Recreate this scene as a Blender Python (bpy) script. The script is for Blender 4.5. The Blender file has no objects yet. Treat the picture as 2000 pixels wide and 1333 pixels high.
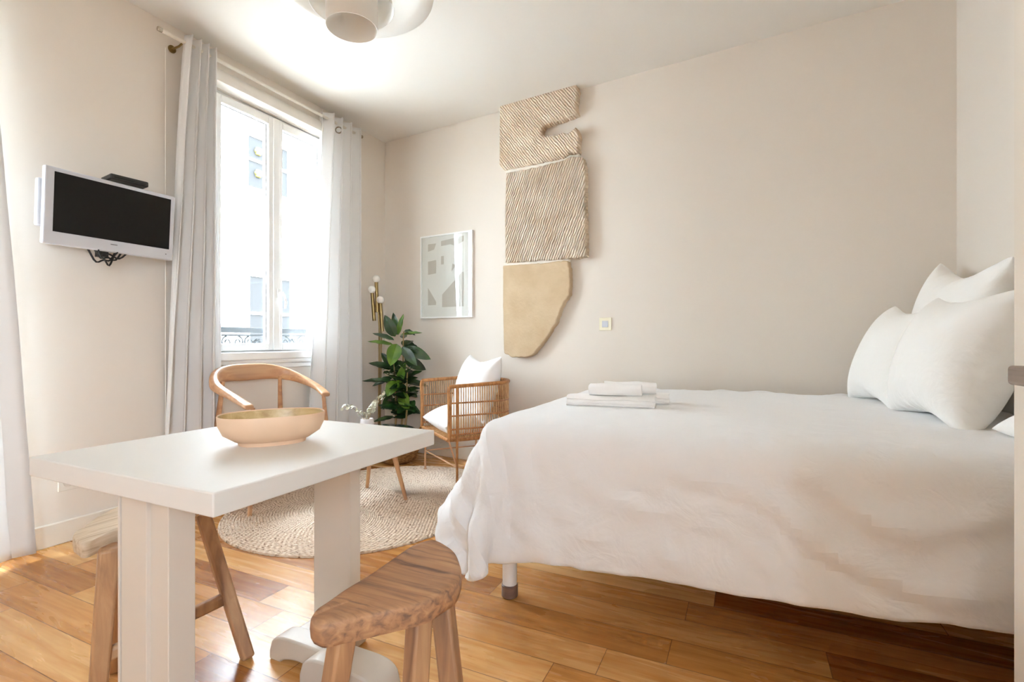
import bpy, bmesh, math, random
import numpy as np
from mathutils import Vector, Matrix
random.seed(7)
S = bpy.context.scene
COL = S.collection

# ---------------------------------------------------------------- camera, sky, exposure
TH = math.radians(25.06); F = 973.0
CS, SN = math.cos(TH), math.sin(TH)
cam = bpy.data.cameras.new('camera'); cam.sensor_width = 36; cam.lens = F/2000*36
cam.clip_start = .05; cam.clip_end = 100
co = bpy.data.objects.new('camera', cam); COL.objects.link(co)
co.location = (0, 0, 1); co.rotation_euler = (math.pi/2, 0, TH)
S.camera = co
S.view_settings.view_transform = 'Standard'; S.view_settings.look = 'None'
S.view_settings.exposure = 2.34; S.view_settings.gamma = 1; S.view_settings.use_curve_mapping = False
S.cycles.use_denoising = True
S.cycles.max_bounces = 14; S.cycles.diffuse_bounces = 9; S.cycles.transparent_max_bounces = 16
S.cycles.sample_clamp_indirect = 12
SKY = 13.0
w = bpy.data.worlds.new('sky'); S.world = w; w.use_nodes = True
bg = w.node_tree.nodes['Background']; _n = w.node_tree.nodes; _l = w.node_tree.links
_tc = _n.new('ShaderNodeTexCoord'); _sp = _n.new('ShaderNodeSeparateXYZ'); _rp = _n.new('ShaderNodeValToRGB')
_l.new(_tc.outputs['Generated'], _sp.inputs[0]); _mr = _n.new('ShaderNodeMapRange'); _mr.inputs[1].default_value = -.15; _mr.inputs[2].default_value = .1
_l.new(_sp.outputs[2], _mr.inputs[0]); _l.new(_mr.outputs[0], _rp.inputs[0]); _l.new(_rp.outputs[0], bg.inputs[0])
_rp.color_ramp.elements[0].color = (.13, .13, .125, 1); _rp.color_ramp.elements[1].color = (.71, .85, 1, 1)
bg.inputs[0].default_value = (.85, .93, 1, 1); bg.inputs[1].default_value = SKY

def area(name, loc, rot, sx, sy, power=0, portal=False, col=(1, 1, 1)):
    l = bpy.data.lights.new(name, 'AREA'); l.shape = 'RECTANGLE'; l.size = sx; l.size_y = sy
    l.energy = power; l.color = col
    if portal: l.cycles.is_portal = True
    o = bpy.data.objects.new(name, l); COL.objects.link(o); o.location = loc; o.rotation_euler = rot
    return o
XW, YC, ZC = -3.06, 3.73, 2.86          # left wall, corner, ceiling
XR, YB = 1.005, -2.2                    # right wall, wall behind the camera
# windows on the left wall (y0, y1, z0, z1)
W1 = (2.05, 3.03, .925, 2.625); W2 = (.02, .95, .10, 2.60)
FILL_R = (-1.60, -1.08, 1.15, 2.25)              # unseen opening added in the right wall behind the camera for fill light
for nm, (a, b, c, d) in (('opening_portal', W1), ('opening_portal', W2)):
    area(nm, (XW-.2, (a+b)/2, (c+d)/2), (0, -math.pi/2, 0), d-c, b-a, portal=True)
area('opening_portal', (XR+.12, (FILL_R[0]+FILL_R[1])/2, (FILL_R[2]+FILL_R[3])/2), (0, math.pi/2, 0), FILL_R[3]-FILL_R[2], FILL_R[1]-FILL_R[0], portal=True)  # portal of the added fill opening, not a known window

# ---------------------------------------------------------------- helpers
def ray(px, py):
    r = (px-1000)/F; v = (666.5-py)/F
    return Vector((r*CS-SN, r*SN+CS, v))
def on_z(px, py, z):
    d = ray(px, py); t = (z-1)/d.z; return Vector((d.x*t, d.y*t, z))
def on_x(px, py, x):
    d = ray(px, py); t = x/d.x; return Vector((x, d.y*t, 1+d.z*t))
def on_y(px, py, y):
    d = ray(px, py); t = y/d.y; return Vector((d.x*t, y, 1+d.z*t))
SL = -.0935
def wall_y(x): return YC+SL*(x-XW)
def on_back(px, py):
    d = ray(px, py); t = (YC-SL*XW)/(d.y-SL*d.x); return Vector((d.x*t, d.y*t, 1+d.z*t))
def lin(c):
    f = lambda v: v/12.92 if v <= .04045 else ((v+.055)/1.055)**2.4
    return tuple(f(v/255) for v in c)+(1,)

class MB:
    def __init__(s): s.bm = bmesh.new()
    def box(s, x0, x1, y0, y1, z0, z1, M=None):
        vs = [s.bm.verts.new(Vector(p) if M is None else M @ Vector(p)) for p in
              ((x0,y0,z0),(x1,y0,z0),(x1,y1,z0),(x0,y1,z0),(x0,y0,z1),(x1,y0,z1),(x1,y1,z1),(x0,y1,z1))]
        for f in ((3,2,1,0),(4,5,6,7),(0,1,5,4),(1,2,6,5),(2,3,7,6),(3,0,4,7)):
            s.bm.faces.new([vs[i] for i in f])
        return s
    def prism(s, pts, a, b):                 # polygon of 3d points swept by vector b-a
        lo = [s.bm.verts.new(Vector(p)+Vector(a)) for p in pts]; hi = [s.bm.verts.new(Vector(p)+Vector(b)) for p in pts]
        s.bm.faces.new(lo[::-1]); s.bm.faces.new(hi); n = len(pts)
        for i in range(n): s.bm.faces.new((lo[i], lo[(i+1) % n], hi[(i+1) % n], hi[i]))
        return s
    def tube(s, pts, r, n=8, closed=False, flat=1.0, up=None):
        pts = [Vector(p) for p in pts]; m = len(pts); rings = []
        prev = None
        for i, p in enumerate(pts):
            if closed: t = pts[(i+1) % m]-pts[i-1]
            else: t = pts[min(i+1, m-1)]-pts[max(i-1, 0)]
            t.normalize()
            if prev is None:
                ref = Vector(up) if up else (Vector((0,0,1)) if abs(t.z) < .9 else Vector((1,0,0)))
                u = t.cross(ref).normalized()
            else: u = (prev-t*prev.dot(t)).normalized()
            prev = u; v = t.cross(u)
            rr = r[i] if isinstance(r, (list, tuple)) else r
            rings.append([s.bm.verts.new(p+u*(math.cos(2*math.pi*k/n)*rr)+v*(math.sin(2*math.pi*k/n)*rr*flat)) for k in range(n)])
        for i in range(m if closed else m-1):
            a, b = rings[i], rings[(i+1) % m]
            for k in range(n): s.bm.faces.new((a[k], a[(k+1) % n], b[(k+1) % n], b[k]))
        if not closed: s.bm.faces.new(rings[0][::-1]); s.bm.faces.new(rings[-1])
        return s
    def lathe(s, prof, c=(0,0,0), n=48, ex=1, ey=1, rot=0, p=2.0):    # prof: (r, z) list
        rings = []
        for r, z in prof:
            ring = []
            for k in range(n):
                a = 2*math.pi*k/n; cx, sy = math.cos(a), math.sin(a)
                if p != 2: 
                    q = (abs(cx)**p+abs(sy)**p)**(-1/p); cx *= q; sy *= q
                x, y = r*ex*cx, r*ey*sy
                ring.append(s.bm.verts.new((c[0]+x*math.cos(rot)-y*math.sin(rot), c[1]+x*math.sin(rot)+y*math.cos(rot), c[2]+z)))
            rings.append(ring)
        for a, b in zip(rings, rings[1:]):
            for k in range(n): s.bm.faces.new((a[k], a[(k+1) % n], b[(k+1) % n], b[k]))
        if prof[0][0] > 1e-5: s.bm.faces.new(rings[0][::-1])
        if prof[-1][0] > 1e-5 : s.bm.faces.new(rings[-1])
        return s
    def grid(s, f, nu, nv, closed_u=False):
        vs = [[s.bm.verts.new(f(i/nu, j/nv)) for i in range(nu if closed_u else nu+1)] for j in range(nv+1)]
        W = len(vs[0])
        for j in range(nv):
            for i in range(nu):
                s.bm.faces.new((vs[j][i], vs[j][(i+1) % W], vs[j+1][(i+1) % W], vs[j+1][i]))
        return s
    def sphere(s, c, r, n=20, sz=1):
        bmesh.ops.create_uvsphere(s.bm, u_segments=n, v_segments=n//2, radius=1, matrix=Matrix.Translation(c) @ Matrix.Diagonal((r, r, r*sz, 1)))
        return s
    def build(s, name, mat, parent=None, smooth=True, bevel=0, sub=0, solid=0, seg=2, loc=None, merge=True, ang=35):
        if merge: bmesh.ops.remove_doubles(s.bm, verts=s.bm.verts, dist=1e-6)
        bmesh.ops.recalc_face_normals(s.bm, faces=s.bm.faces)
        me = bpy.data.meshes.new(name); s.bm.to_mesh(me); s.bm.free()
        if mat: me.materials.append(mat)
        o = bpy.data.objects.new(name, me); COL.objects.link(o)
        if loc is not None:
            me.transform(Matrix.Translation(-Vector(loc))); o.location = loc
        if parent: 
            o.parent = parent; o.matrix_parent_inverse = Matrix.Translation(parent.location).inverted() if parent.rotation_euler.z == 0 else parent.matrix_basis.inverted()
        if solid:
            m = o.modifiers.new('solid', 'SOLIDIFY'); m.thickness = solid; m.offset = 0
        if bevel:
            m = o.modifiers.new('bevel', 'BEVEL'); m.width = bevel; m.segments = seg; m.limit_method = 'ANGLE'; m.angle_limit = math.radians(40)
        if sub:
            m = o.modifiers.new('sub', 'SUBSURF'); m.levels = sub; m.render_levels = sub
        if smooth:
            for p in me.polygons: p.use_smooth = True
            if not sub: me.set_sharp_from_angle(angle=math.radians(ang))
        return o
def tag(o, label=None, cat=None, group=None, kind=None):
    if label: o['label'] = label
    if cat: o['category'] = cat
    if group: o['group'] = group
    if kind: o['kind'] = kind
    return o
def empty(name, loc, label, cat, group=None):
    o = bpy.data.objects.new(name, None); COL.objects.link(o); o.location = loc; o.empty_display_size = .05
    return tag(o, label, cat, group)
def struct(o): o['kind'] = 'structure'; return o

# ---------------------------------------------------------------- materials
def mat(name, col, rough=.5, metal=0, noise=None, bump=None, spec=.5, coat=0, trans=0):
    m = bpy.data.materials.new(name); m.use_nodes = True; nt = m.node_tree; b = nt.nodes['Principled BSDF']
    c = lin(col); b.inputs['Base Color'].default_value = c; b.inputs['Roughness'].default_value = rough
    b.inputs['Metallic'].default_value = metal; b.inputs['Specular IOR Level'].default_value = spec
    b.inputs['Coat Weight'].default_value = coat
    tc = nt.nodes.new('ShaderNodeTexCoord')
    if noise:                                 # (scale xyz, other colour, detail)
        mp = nt.nodes.new('ShaderNodeMapping'); mp.inputs['Scale'].default_value = noise[0]
        nt.links.new(tc.outputs['Object'], mp.inputs[0])
        n = nt.nodes.new('ShaderNodeTexNoise'); n.inputs['Scale'].default_value = 1; n.inputs['Detail'].default_value = noise[2]
        nt.links.new(mp.outputs[0], n.inputs[0])
        r = nt.nodes.new('ShaderNodeValToRGB'); r.color_ramp.elements[0].position = .35; r.color_ramp.elements[1].position = .68
        r.color_ramp.elements[0].color = lin(noise[1]); r.color_ramp.elements[1].color = c
        nt.links.new(n.outputs[0], r.inputs[0]); nt.links.new(r.outputs[0], b.inputs['Base Color'])
    if bump:                                  # (scale xyz, strength, distance)
        mp = nt.nodes.new('ShaderNodeMapping'); mp.inputs['Scale'].default_value = bump[0]
        nt.links.new(tc.outputs['Object'], mp.inputs[0])
        n = nt.nodes.new('ShaderNodeTexNoise'); n.inputs['Scale'].default_value = 1; n.inputs['Detail'].default_value = 4
        nt.links.new(mp.outputs[0], n.inputs[0])
        bp = nt.nodes.new('ShaderNodeBump'); bp.inputs['Strength'].default_value = bump[1]; bp.inputs['Distance'].default_value = bump[2]
        nt.links.new(n.outputs[0], bp.inputs['Height']); nt.links.new(bp.outputs[0], b.inputs['Normal'])
    return m
def cloth_mat(name, col, transl=.25, tint=None, weave=900, wrinkle=0):
    m = mat(name, col, .85, spec=.2); nt = m.node_tree; b = nt.nodes['Principled BSDF']; out = nt.nodes['Material Output']
    b.inputs['Sheen Weight'].default_value = .15
    if transl:
        t = nt.nodes.new('ShaderNodeBsdfTranslucent'); t.inputs[0].default_value = lin(tint or col)
        mx = nt.nodes.new('ShaderNodeMixShader'); mx.inputs[0].default_value = transl
        nt.links.new(b.outputs[0], mx.inputs[1]); nt.links.new(t.outputs[0], mx.inputs[2]); nt.links.new(mx.outputs[0], out.inputs[0])
    tc = nt.nodes.new('ShaderNodeTexCoord'); prev = None
    for sc, st, ds in ((weave, .15, .0004), (9, wrinkle, .012), (26, wrinkle*.6, .004)):
        if not st: continue
        n = nt.nodes.new('ShaderNodeTexNoise'); n.inputs['Scale'].default_value = sc; n.inputs['Detail'].default_value = 3
        n.inputs['Distortion'].default_value = 1.2 if sc < 100 else 0
        nt.links.new(tc.outputs['Object'], n.inputs[0])
        bp = nt.nodes.new('ShaderNodeBump'); bp.inputs['Strength'].default_value = st; bp.inputs['Distance'].default_value = ds
        nt.links.new(n.outputs[0], bp.inputs['Height'])
        if prev: nt.links.new(prev.outputs[0], bp.inputs['Normal'])
        nt.links.new(bp.outputs[0], b.inputs['Normal']); prev = bp
    return m
def wood_mat(name, c1, c2, c3, axis=0, scale=1.0, rough=.45, crack=.5):
    m = mat(name, c1, rough); nt = m.node_tree; b = nt.nodes['Principled BSDF']; N = nt.nodes.new; L = nt.links.new
    tc = N('ShaderNodeTexCoord'); mp = N('ShaderNodeMapping'); s = [38*scale]*3; s[axis] = 2.2*scale
    mp.inputs['Scale'].default_value = s; L(tc.outputs['Object'], mp.inputs[0])
    n = N('ShaderNodeTexNoise'); n.inputs['Scale'].default_value = 1; n.inputs['Detail'].default_value = 7; n.inputs['Distortion'].default_value = .6
    L(mp.outputs[0], n.inputs[0])
    r = N('ShaderNodeValToRGB'); e = r.color_ramp.elements; e[0].position = .3; e[0].color = lin(c3); e[1].position = .7; e[1].color = lin(c2)
    k = e.new(.5); k.color = lin(c1)
    L(n.outputs[0], r.inputs[0])
    n2 = N('ShaderNodeTexNoise'); n2.inputs['Scale'].default_value = 5*scale; n2.inputs['Detail'].default_value = 2; L(tc.outputs['Object'], n2.inputs[0])
    mx = N('ShaderNodeMix'); mx.data_type = 'RGBA'; mx.blend_type = 'MULTIPLY'; mx.inputs[0].default_value = .35
    L(r.outputs[0], mx.inputs[6]); L(n2.outputs[0], mx.inputs[7])
    br = N('ShaderNodeBrightContrast'); br.inputs[1].default_value = .06; L(mx.outputs[2], br.inputs[0]); L(br.outputs[0], b.inputs['Base Color'])
    bp = N('ShaderNodeBump'); bp.inputs['Strength'].default_value = crack; bp.inputs['Distance'].default_value = .003
    L(n.outputs[0], bp.inputs['Height']); L(bp.outputs[0], b.inputs['Normal'])
    return m

M_wall = mat('wall_paint', (226, 218, 208), .75, bump=((60, 60, 60), .06, .002), spec=.25)
M_ceil = mat('ceiling_paint', (228, 224, 217), .8, spec=.2)
M_white = mat('white_gloss_paint', (240, 240, 238), .35)
M_trim = mat('trim_paint', (226, 220, 209), .45)
M_table = mat('table_paint', (221, 217, 210), .55, bump=((25, 25, 25), .02, .002))
M_col = mat('table_leg_paint', (216, 207, 194), .4)
M_duvet = cloth_mat('white_cotton', (236, 236, 237), 0, wrinkle=.55)
M_pillow = cloth_mat('pillow_cotton', (244, 243, 240), 0, wrinkle=.4)
M_cush = cloth_mat('cushion_cotton', (240, 240, 240), 0, wrinkle=.4)
M_curt = cloth_mat('curtain_linen', (240, 239, 238), .20)
M_towel = mat('towel_terry', (248, 247, 246), .95, bump=((400, 400, 400), .35, .002), spec=.1)
M_brass = mat('brass', (158, 136, 92), .3, 1)
M_steel = mat('nickel', (190, 182, 168), .25, 1)
M_black = mat('black_plastic', (22, 22, 21), .35)
M_tv = mat('television_white_plastic', (204, 206, 212), .3)
M_screen = mat('television_screen', (24, 22, 20), .45, spec=.2)
M_opal = mat('opal_glass', (245, 244, 240), .25, coat=.3)
M_iron = mat('painted_iron', (64, 66, 68), .7, spec=.2)
M_oak = wood_mat('old_elm', (184, 142, 98), (206, 168, 124), (146, 104, 66), 0, 1.6, .55, .8)
M_elm = wood_mat('old_elm_legs', (186, 138, 88), (206, 160, 110), (150, 102, 58), 2, 1.0, .5, .6)
M_oakd = wood_mat('weathered_seat', (182, 128, 78), (206, 156, 104), (118, 76, 44), 0, 1.7, .55, .8)
M_oakl = wood_mat('pale_weathered_seat', (214, 188, 152), (228, 206, 176), (178, 144, 104), 1, 1.7, .6, .15)
M_oakd2 = wood_mat('brown_stool_legs', (184, 134, 84), (204, 156, 104), (146, 98, 56), 2, 1.0, .45, .5)
M_chair = wood_mat('oiled_oak_chair', (200, 146, 96), (214, 164, 114), (178, 122, 76), 1, .7, .32, .1)
M_clegs = wood_mat('oak_table_legs', (206, 150, 88), (218, 166, 104), (186, 126, 70), 2, .7, .4, .1)
M_rattan = mat('rattan_cane', (212, 172, 122), .45, noise=((60, 60, 25), (176, 128, 78), 3), bump=((80, 80, 20), .3, .002))
M_rattan_d = mat('rattan_frame', (194, 140, 86), .4, noise=((50, 50, 20), (152, 98, 52), 3), bump=((60, 60, 120), .5, .003))
M_rod = mat('copper_rod', (206, 160, 122), .4, .3)
M_bowl = mat('bowl_blush_lacquer', (228, 194, 162), .55)
M_bamboo = wood_mat('bowl_bamboo', (214, 182, 120), (228, 200, 142), (190, 152, 88), 0, 1.2, .35, .05)
M_leaf = mat('leaf', (46, 84, 32), .28, noise=((9, 9, 9), (20, 44, 22), 2), coat=.4)
M_leaf2 = mat('leaf_young', (104, 138, 40), .3, noise=((9, 9, 9), (66, 104, 30), 2), coat=.3)
M_stem = mat('plant_stem', (146, 122, 80), .7)
M_bask = mat('seagrass', (190, 146, 88), .8, noise=((40, 40, 90), (130, 92, 50), 3), bump=((60, 60, 140), 1, .01))
M_euc = mat('eucalyptus', (204, 200, 176), .5)
M_vase = mat('vase_ceramic', (226, 218, 214), .5)
M_dark = mat('dark_glossy_top', (34, 40, 36), .08, coat=.5)
M_soil = mat('soil', (50, 38, 28), .95)
M_capw = wood_mat('dark_walnut', (112, 74, 52), (136, 94, 68), (76, 46, 32), 0, 1.0, .35, .2)
M_handle = wood_mat('cabinet_handle_wood', (128, 106, 90), (142, 120, 102), (104, 84, 70), 1, 1.0, .45, .2)
M_cab = mat('cabinet_cream', (222, 212, 198), .5)
M_matt = cloth_mat('mattress_ticking', (226, 222, 214), 0)

def glass_mat(name, refl):
    m = bpy.data.materials.new(name); m.use_nodes = True; nt = m.node_tree; nt.nodes.clear(); N = nt.nodes.new
    o = N('ShaderNodeOutputMaterial'); t = N('ShaderNodeBsdfTransparent'); g = N('ShaderNodeBsdfGlossy'); g.inputs['Roughness'].default_value = .02
    t.inputs[0].default_value = (.97, .98, .98, 1)
    lw = N('ShaderNodeLayerWeight'); lw.inputs[0].default_value = .5
    pw = N('ShaderNodeMath'); pw.operation = 'POWER'; pw.inputs[1].default_value = 5; nt.links.new(lw.outputs['Facing'], pw.inputs[0])
    f = N('ShaderNodeMath'); f.operation = 'MULTIPLY_ADD'; f.inputs[1].default_value = .9; f.inputs[2].default_value = refl; nt.links.new(pw.outputs[0], f.inputs[0]); mx = N('ShaderNodeMixShader')
    nt.links.new(f.outputs[0], mx.inputs[0]); nt.links.new(t.outputs[0], mx.inputs[1]); nt.links.new(g.outputs[0], mx.inputs[2]); nt.links.new(mx.outputs[0], o.inputs[0])
    return m
M_glass = glass_mat('window_glass', .03); M_pglass = glass_mat('picture_glass', .06)

def floor_mat():
    m = bpy.data.materials.new('oak_boards'); m.use_nodes = True; nt = m.node_tree; b = nt.nodes['Principled BSDF']; N = nt.nodes.new; L = nt.links.new
    tc = N('ShaderNodeTexCoord'); sp = N('ShaderNodeSeparateXYZ'); L(tc.outputs['Object'], sp.inputs[0])
    def mth(op, a, c=None, d=None):
        n = N('ShaderNodeMath'); n.operation = op
        for i, v in enumerate((a, c, d)):
            if v is None: continue
            if isinstance(v, (int, float)): n.inputs[i].default_value = v
            else: L(v, n.inputs[i])
        return n.outputs[0]
    WID, LEN = .14, 1.15
    ry = mth('DIVIDE', mth('ADD', sp.outputs[1], -.757+WID*30), WID); row = mth('FLOOR', ry); fy = mth('SUBTRACT', ry, row)
    wn = N('ShaderNodeTexWhiteNoise'); wn.noise_dimensions = '1D'; L(row, wn.inputs['W'])
    rx = mth('ADD', mth('DIVIDE', mth('ADD', sp.outputs[0], 20), LEN), mth('MULTIPLY', wn.outputs[0], 7.3)); colm = mth('FLOOR', rx); fx = mth('SUBTRACT', rx, colm)
    cb = N('ShaderNodeCombineXYZ'); L(row, cb.inputs[0]); L(colm, cb.inputs[1])
    w2 = N('ShaderNodeTexWhiteNoise'); w2.noise_dimensions = '3D'; L(cb.outputs[0], w2.inputs['Vector'])
    # grain, shifted per board
    cg = N('ShaderNodeCombineXYZ'); L(mth('MULTIPLY', sp.outputs[0], 2.0), cg.inputs[0]); L(mth('MULTIPLY', sp.outputs[1], 26), cg.inputs[1]); L(mth('MULTIPLY', w2.outputs[0], 40), cg.inputs[2])
    g = N('ShaderNodeTexNoise'); g.inputs['Scale'].default_value = 1.6; g.inputs['Detail'].default_value = 8; g.inputs['Distortion'].default_value = .7; L(cg.outputs[0], g.inputs[0])
    cg2 = N('ShaderNodeCombineXYZ'); L(mth('MULTIPLY', sp.outputs[0], 1.3), cg2.inputs[0]); L(mth('MULTIPLY', sp.outputs[1], 9), cg2.inputs[1]); L(mth('MULTIPLY', w2.outputs[0], 90), cg2.inputs[2])
    g2 = N('ShaderNodeTexNoise'); g2.inputs['Scale'].default_value = 1.5; g2.inputs['Detail'].default_value = 3; g2.inputs['Distortion'].default_value = .9; L(cg2.outputs[0], g2.inputs[0])
    fac = mth('ADD', mth('ADD', mth('MULTIPLY', w2.outputs[0], .48), mth('MULTIPLY', g.outputs[0], .50)), mth('MULTIPLY', g2.outputs[0], .20))
    r = N('ShaderNodeValToRGB'); e = r.color_ramp.elements; e[0].position = .30; e[0].color = lin((148, 88, 36)); e[1].position = .92; e[1].color = lin((236, 194, 132))
    k = e.new(.62); k.color = lin((204, 146, 80)); L(fac, r.inputs[0])
    gy = mth('MINIMUM', fy, mth('SUBTRACT', 1, fy)); gx = mth('MULTIPLY', mth('MINIMUM', fx, mth('SUBTRACT', 1, fx)), LEN/WID)
    gap = mth('LESS_THAN', mth('MINIMUM', gx, gy), .010)
    # knots
    vo = N('ShaderNodeTexVoronoi'); vo.inputs['Scale'].default_value = 2.3; L(tc.outputs['Object'], vo.inputs[0])
    kn = N('ShaderNodeMapRange'); kn.inputs[1].default_value = .03; kn.inputs[2].default_value = .07; kn.inputs[3].default_value = .75; kn.inputs[4].default_value = 0; L(vo.outputs[0], kn.inputs[0])
    mk = N('ShaderNodeMix'); mk.data_type = 'RGBA'; mk.inputs[7].default_value = lin((92, 56, 30)); L(kn.outputs[0], mk.inputs[0]); L(r.outputs[0], mk.inputs[6])
    mx = N('ShaderNodeMix'); mx.data_type = 'RGBA'; mx.inputs[7].default_value = lin((112, 72, 40)); L(mth('MULTIPLY', gap, .8), mx.inputs[0]); L(mk.outputs[2], mx.inputs[6])
    L(mx.outputs[2], b.inputs['Base Color'])
    rr = N('ShaderNodeMapRange'); rr.inputs[3].default_value = .18; rr.inputs[4].default_value = .36; L(g2.outputs[0], rr.inputs[0]); L(rr.outputs[0], b.inputs['Roughness'])
    bp = N('ShaderNodeBump'); bp.inputs['Strength'].default_value = .25; bp.inputs['Distance'].default_value = .002
    L(mth('SUBTRACT', mth('MULTIPLY', g.outputs[0], .4), gap), bp.inputs['Height']); L(bp.outputs[0], b.inputs['Normal'])
    return m

def jute_mat():
    m = mat('jute_braid', (214, 190, 160), .9, spec=.15); nt = m.node_tree; b = nt.nodes['Principled BSDF']; N = nt.nodes.new; L = nt.links.new
    uv = N('ShaderNodeUVMap'); uv.uv_map = 'braid'; tc = N('ShaderNodeTexCoord')
    mp = N('ShaderNodeMapping'); mp.inputs['Scale'].default_value = (60, 130, 1); L(uv.outputs[0], mp.inputs[0])
    n = N('ShaderNodeTexNoise'); n.inputs['Scale'].default_value = 1; n.inputs['Detail'].default_value = 3; L(mp.outputs[0], n.inputs[0])
    r = N('ShaderNodeValToRGB'); e = r.color_ramp.elements; e[0].position = .30; e[0].color = lin((120, 90, 64)); e[1].position = .60; e[1].color = lin((234, 216, 196))
    k = e.new(.41); k.color = lin((218, 194, 170)); L(n.outputs[0], r.inputs[0]); L(r.outputs[0], b.inputs['Base Color'])
    w1 = N('ShaderNodeTexWave'); w1.wave_type = 'BANDS'; w1.bands_direction = 'DIAGONAL'; w1.inputs['Scale'].default_value = 26; w1.inputs['Distortion'].default_value = 1.5; L(uv.outputs[0], w1.inputs[0])
    bp = N('ShaderNodeBump'); bp.inputs['Strength'].default_value = .8; bp.inputs['Distance'].default_value = .005
    L(w1.outputs[1], bp.inputs['Height'])
    bp2 = N('ShaderNodeBump'); bp2.inputs['Strength'].default_value = .6; bp2.inputs['Distance'].default_value = .004
    L(n.outputs[0], bp2.inputs['Height']); L(bp.outputs[0], bp2.inputs['Normal']); L(bp2.outputs[0], b.inputs['Normal'])
    return m

def stone_mat(name, tool, ang=0, sx=1, freq=85, col=(238, 222, 200), depth=.018):
    m = mat(name, col, .9, spec=.1); nt = m.node_tree; b = nt.nodes['Principled BSDF']; N = nt.nodes.new; L = nt.links.new
    tc = N('ShaderNodeTexCoord')
    n = N('ShaderNodeTexNoise'); n.inputs['Scale'].default_value = 7; n.inputs['Detail'].default_value = 8; L(tc.outputs['Object'], n.inputs[0])
    r = N('ShaderNodeValToRGB'); e = r.color_ramp.elements; e[0].position = .3; e[0].color = lin((220, 198, 170)); e[1].position = .66; e[1].color = lin(col)
    L(n.outputs[0], r.inputs[0]); L(r.outputs[0], b.inputs['Base Color'])
    n3 = N('ShaderNodeTexNoise'); n3.inputs['Scale'].default_value = 45; n3.inputs['Detail'].default_value = 6; L(tc.outputs['Object'], n3.inputs[0])
    bp0 = N('ShaderNodeBump'); bp0.inputs['Strength'].default_value = .5; bp0.inputs['Distance'].default_value = .006; L(n3.outputs[0], bp0.inputs['Height'])
    last = bp0
    if tool:
        mp = N('ShaderNodeMapping'); mp.inputs['Rotation'].default_value = (0, ang, 0); L(tc.outputs['Object'], mp.inputs[0])
        wv = N('ShaderNodeTexWave'); wv.bands_direction = 'X'; wv.inputs['Scale'].default_value = freq; wv.inputs['Distortion'].default_value = 3.5; wv.inputs['Detail'].default_value = 2; wv.inputs['Detail Scale'].default_value = 1.2
        L(mp.outputs[0], wv.inputs[0])
        nn = N('ShaderNodeTexNoise'); nn.inputs['Scale'].default_value = 14; L(tc.outputs['Object'], nn.inputs[0])
        ml = N('ShaderNodeMath'); ml.operation = 'MULTIPLY'; L(wv.outputs[1], ml.inputs[0]); L(nn.outputs[0], ml.inputs[1])
        bp = N('ShaderNodeBump'); bp.inputs['Strength'].default_value = 1; bp.inputs['Distance'].default_value = depth
        L(ml.outputs[0], bp.inputs['Height']); L(bp0.outputs[0], bp.inputs['Normal']); last = bp
    L(last.outputs[0], b.inputs['Normal'])
    return m

# ---------------------------------------------------------------- cloth solver (grid, position based)
def solve_pair(P, W, sa, sb, rest, k):
    a, b = P[sa], P[sb]; d = b-a; l = np.sqrt((d*d).sum(-1))+1e-9
    wa, wb = W[sa], W[sb]; ws = wa+wb; ws = np.where(ws > 0, ws, 1)
    c = (k*(l-rest)/l/ws)[..., None]*d
    P[sa] += c*wa[..., None]; P[sb] -= c*wb[..., None]
def pair_groups(ny, nx, dy, dx):
    """slices for pairs (j,i)-(j+dy,i+dx), split so that no vertex is used twice in a group"""
    out = []
    ax = 1 if dy == 0 else 0
    step = abs(dx) if ax == 1 else dy
    for s in range(step*2):
        pass
    if ax == 1:
        for s in range(2*dx):
            if s % (2*dx) >= 2*dx: continue
            i0 = np.arange(s, nx-dx, 2*dx)
            if len(i0): out.append(((slice(None), i0), (slice(None), i0+dx)))
    else:
        for s in range(2*dy):
            j0 = np.arange(s, ny-dy, 2*dy)
            if not len(j0): continue
            if dx >= 0: ia = np.arange(0, nx-dx); ib = ia+dx
            else: ia = np.arange(-dx, nx); ib = ia+dx
            out.append((np.ix_(j0, ia), np.ix_(j0+dy, ib)))
    return out
def cloth(P, W, steps, iters, collide=None, g=-9.8, dt=.012, bend=.25, damp=.02, pressure=0, post=None, restscale=1.0, shear=.5):
    ny, nx = P.shape[:2]; rest0 = P.copy()
    cons = []
    for dy, dx, k in ((0,1,1.), (1,0,1.), (1,1,shear), (1,-1,shear), (0,2,bend), (2,0,bend)):
        for sa, sb in pair_groups(ny, nx, dy, dx):
            r = np.sqrt(((rest0[sb]-rest0[sa])**2).sum(-1))*restscale
            cons.append((sa, sb, r, k))
    V = np.zeros_like(P)
    for s in range(steps):
        Q = P.copy()
        acc = np.zeros_like(P); acc[..., 2] += g
        if pressure:
            du = np.zeros_like(P); dv = np.zeros_like(P)
            du[:, 1:-1] = P[:, 2:]-P[:, :-2]; dv[1:-1] = P[2:]-P[:-2]
            n = np.cross(du, dv); l = np.sqrt((n*n).sum(-1))[..., None]+1e-9
            acc = acc+n/l*pressure
        V = (V+acc*dt)*(1-damp)
        P = P+V*dt*(W > 0)[..., None]
        for it in range(iters):
            for sa, sb, r, k in cons: solve_pair(P, W, sa, sb, r, k)
            if collide is not None: P, hit = collide(P)
            if post is not None: post(P)
        V = (P-Q)/dt
        if collide is not None: V[hit] *= .55
        V = np.clip(V, -4, 4)
    return P

# ================================================================ SETTING
fl = MB(); fl.box(XW-.1, XR+.1, YB-.1, 4.0, -.1, 0)
struct(fl.build('floor', floor_mat(), smooth=False))
c = MB(); c.box(XW-.1, XR+.1, YB-.1, 4.0, ZC, ZC+.1); struct(c.build('ceiling', M_ceil, smooth=False))
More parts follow.
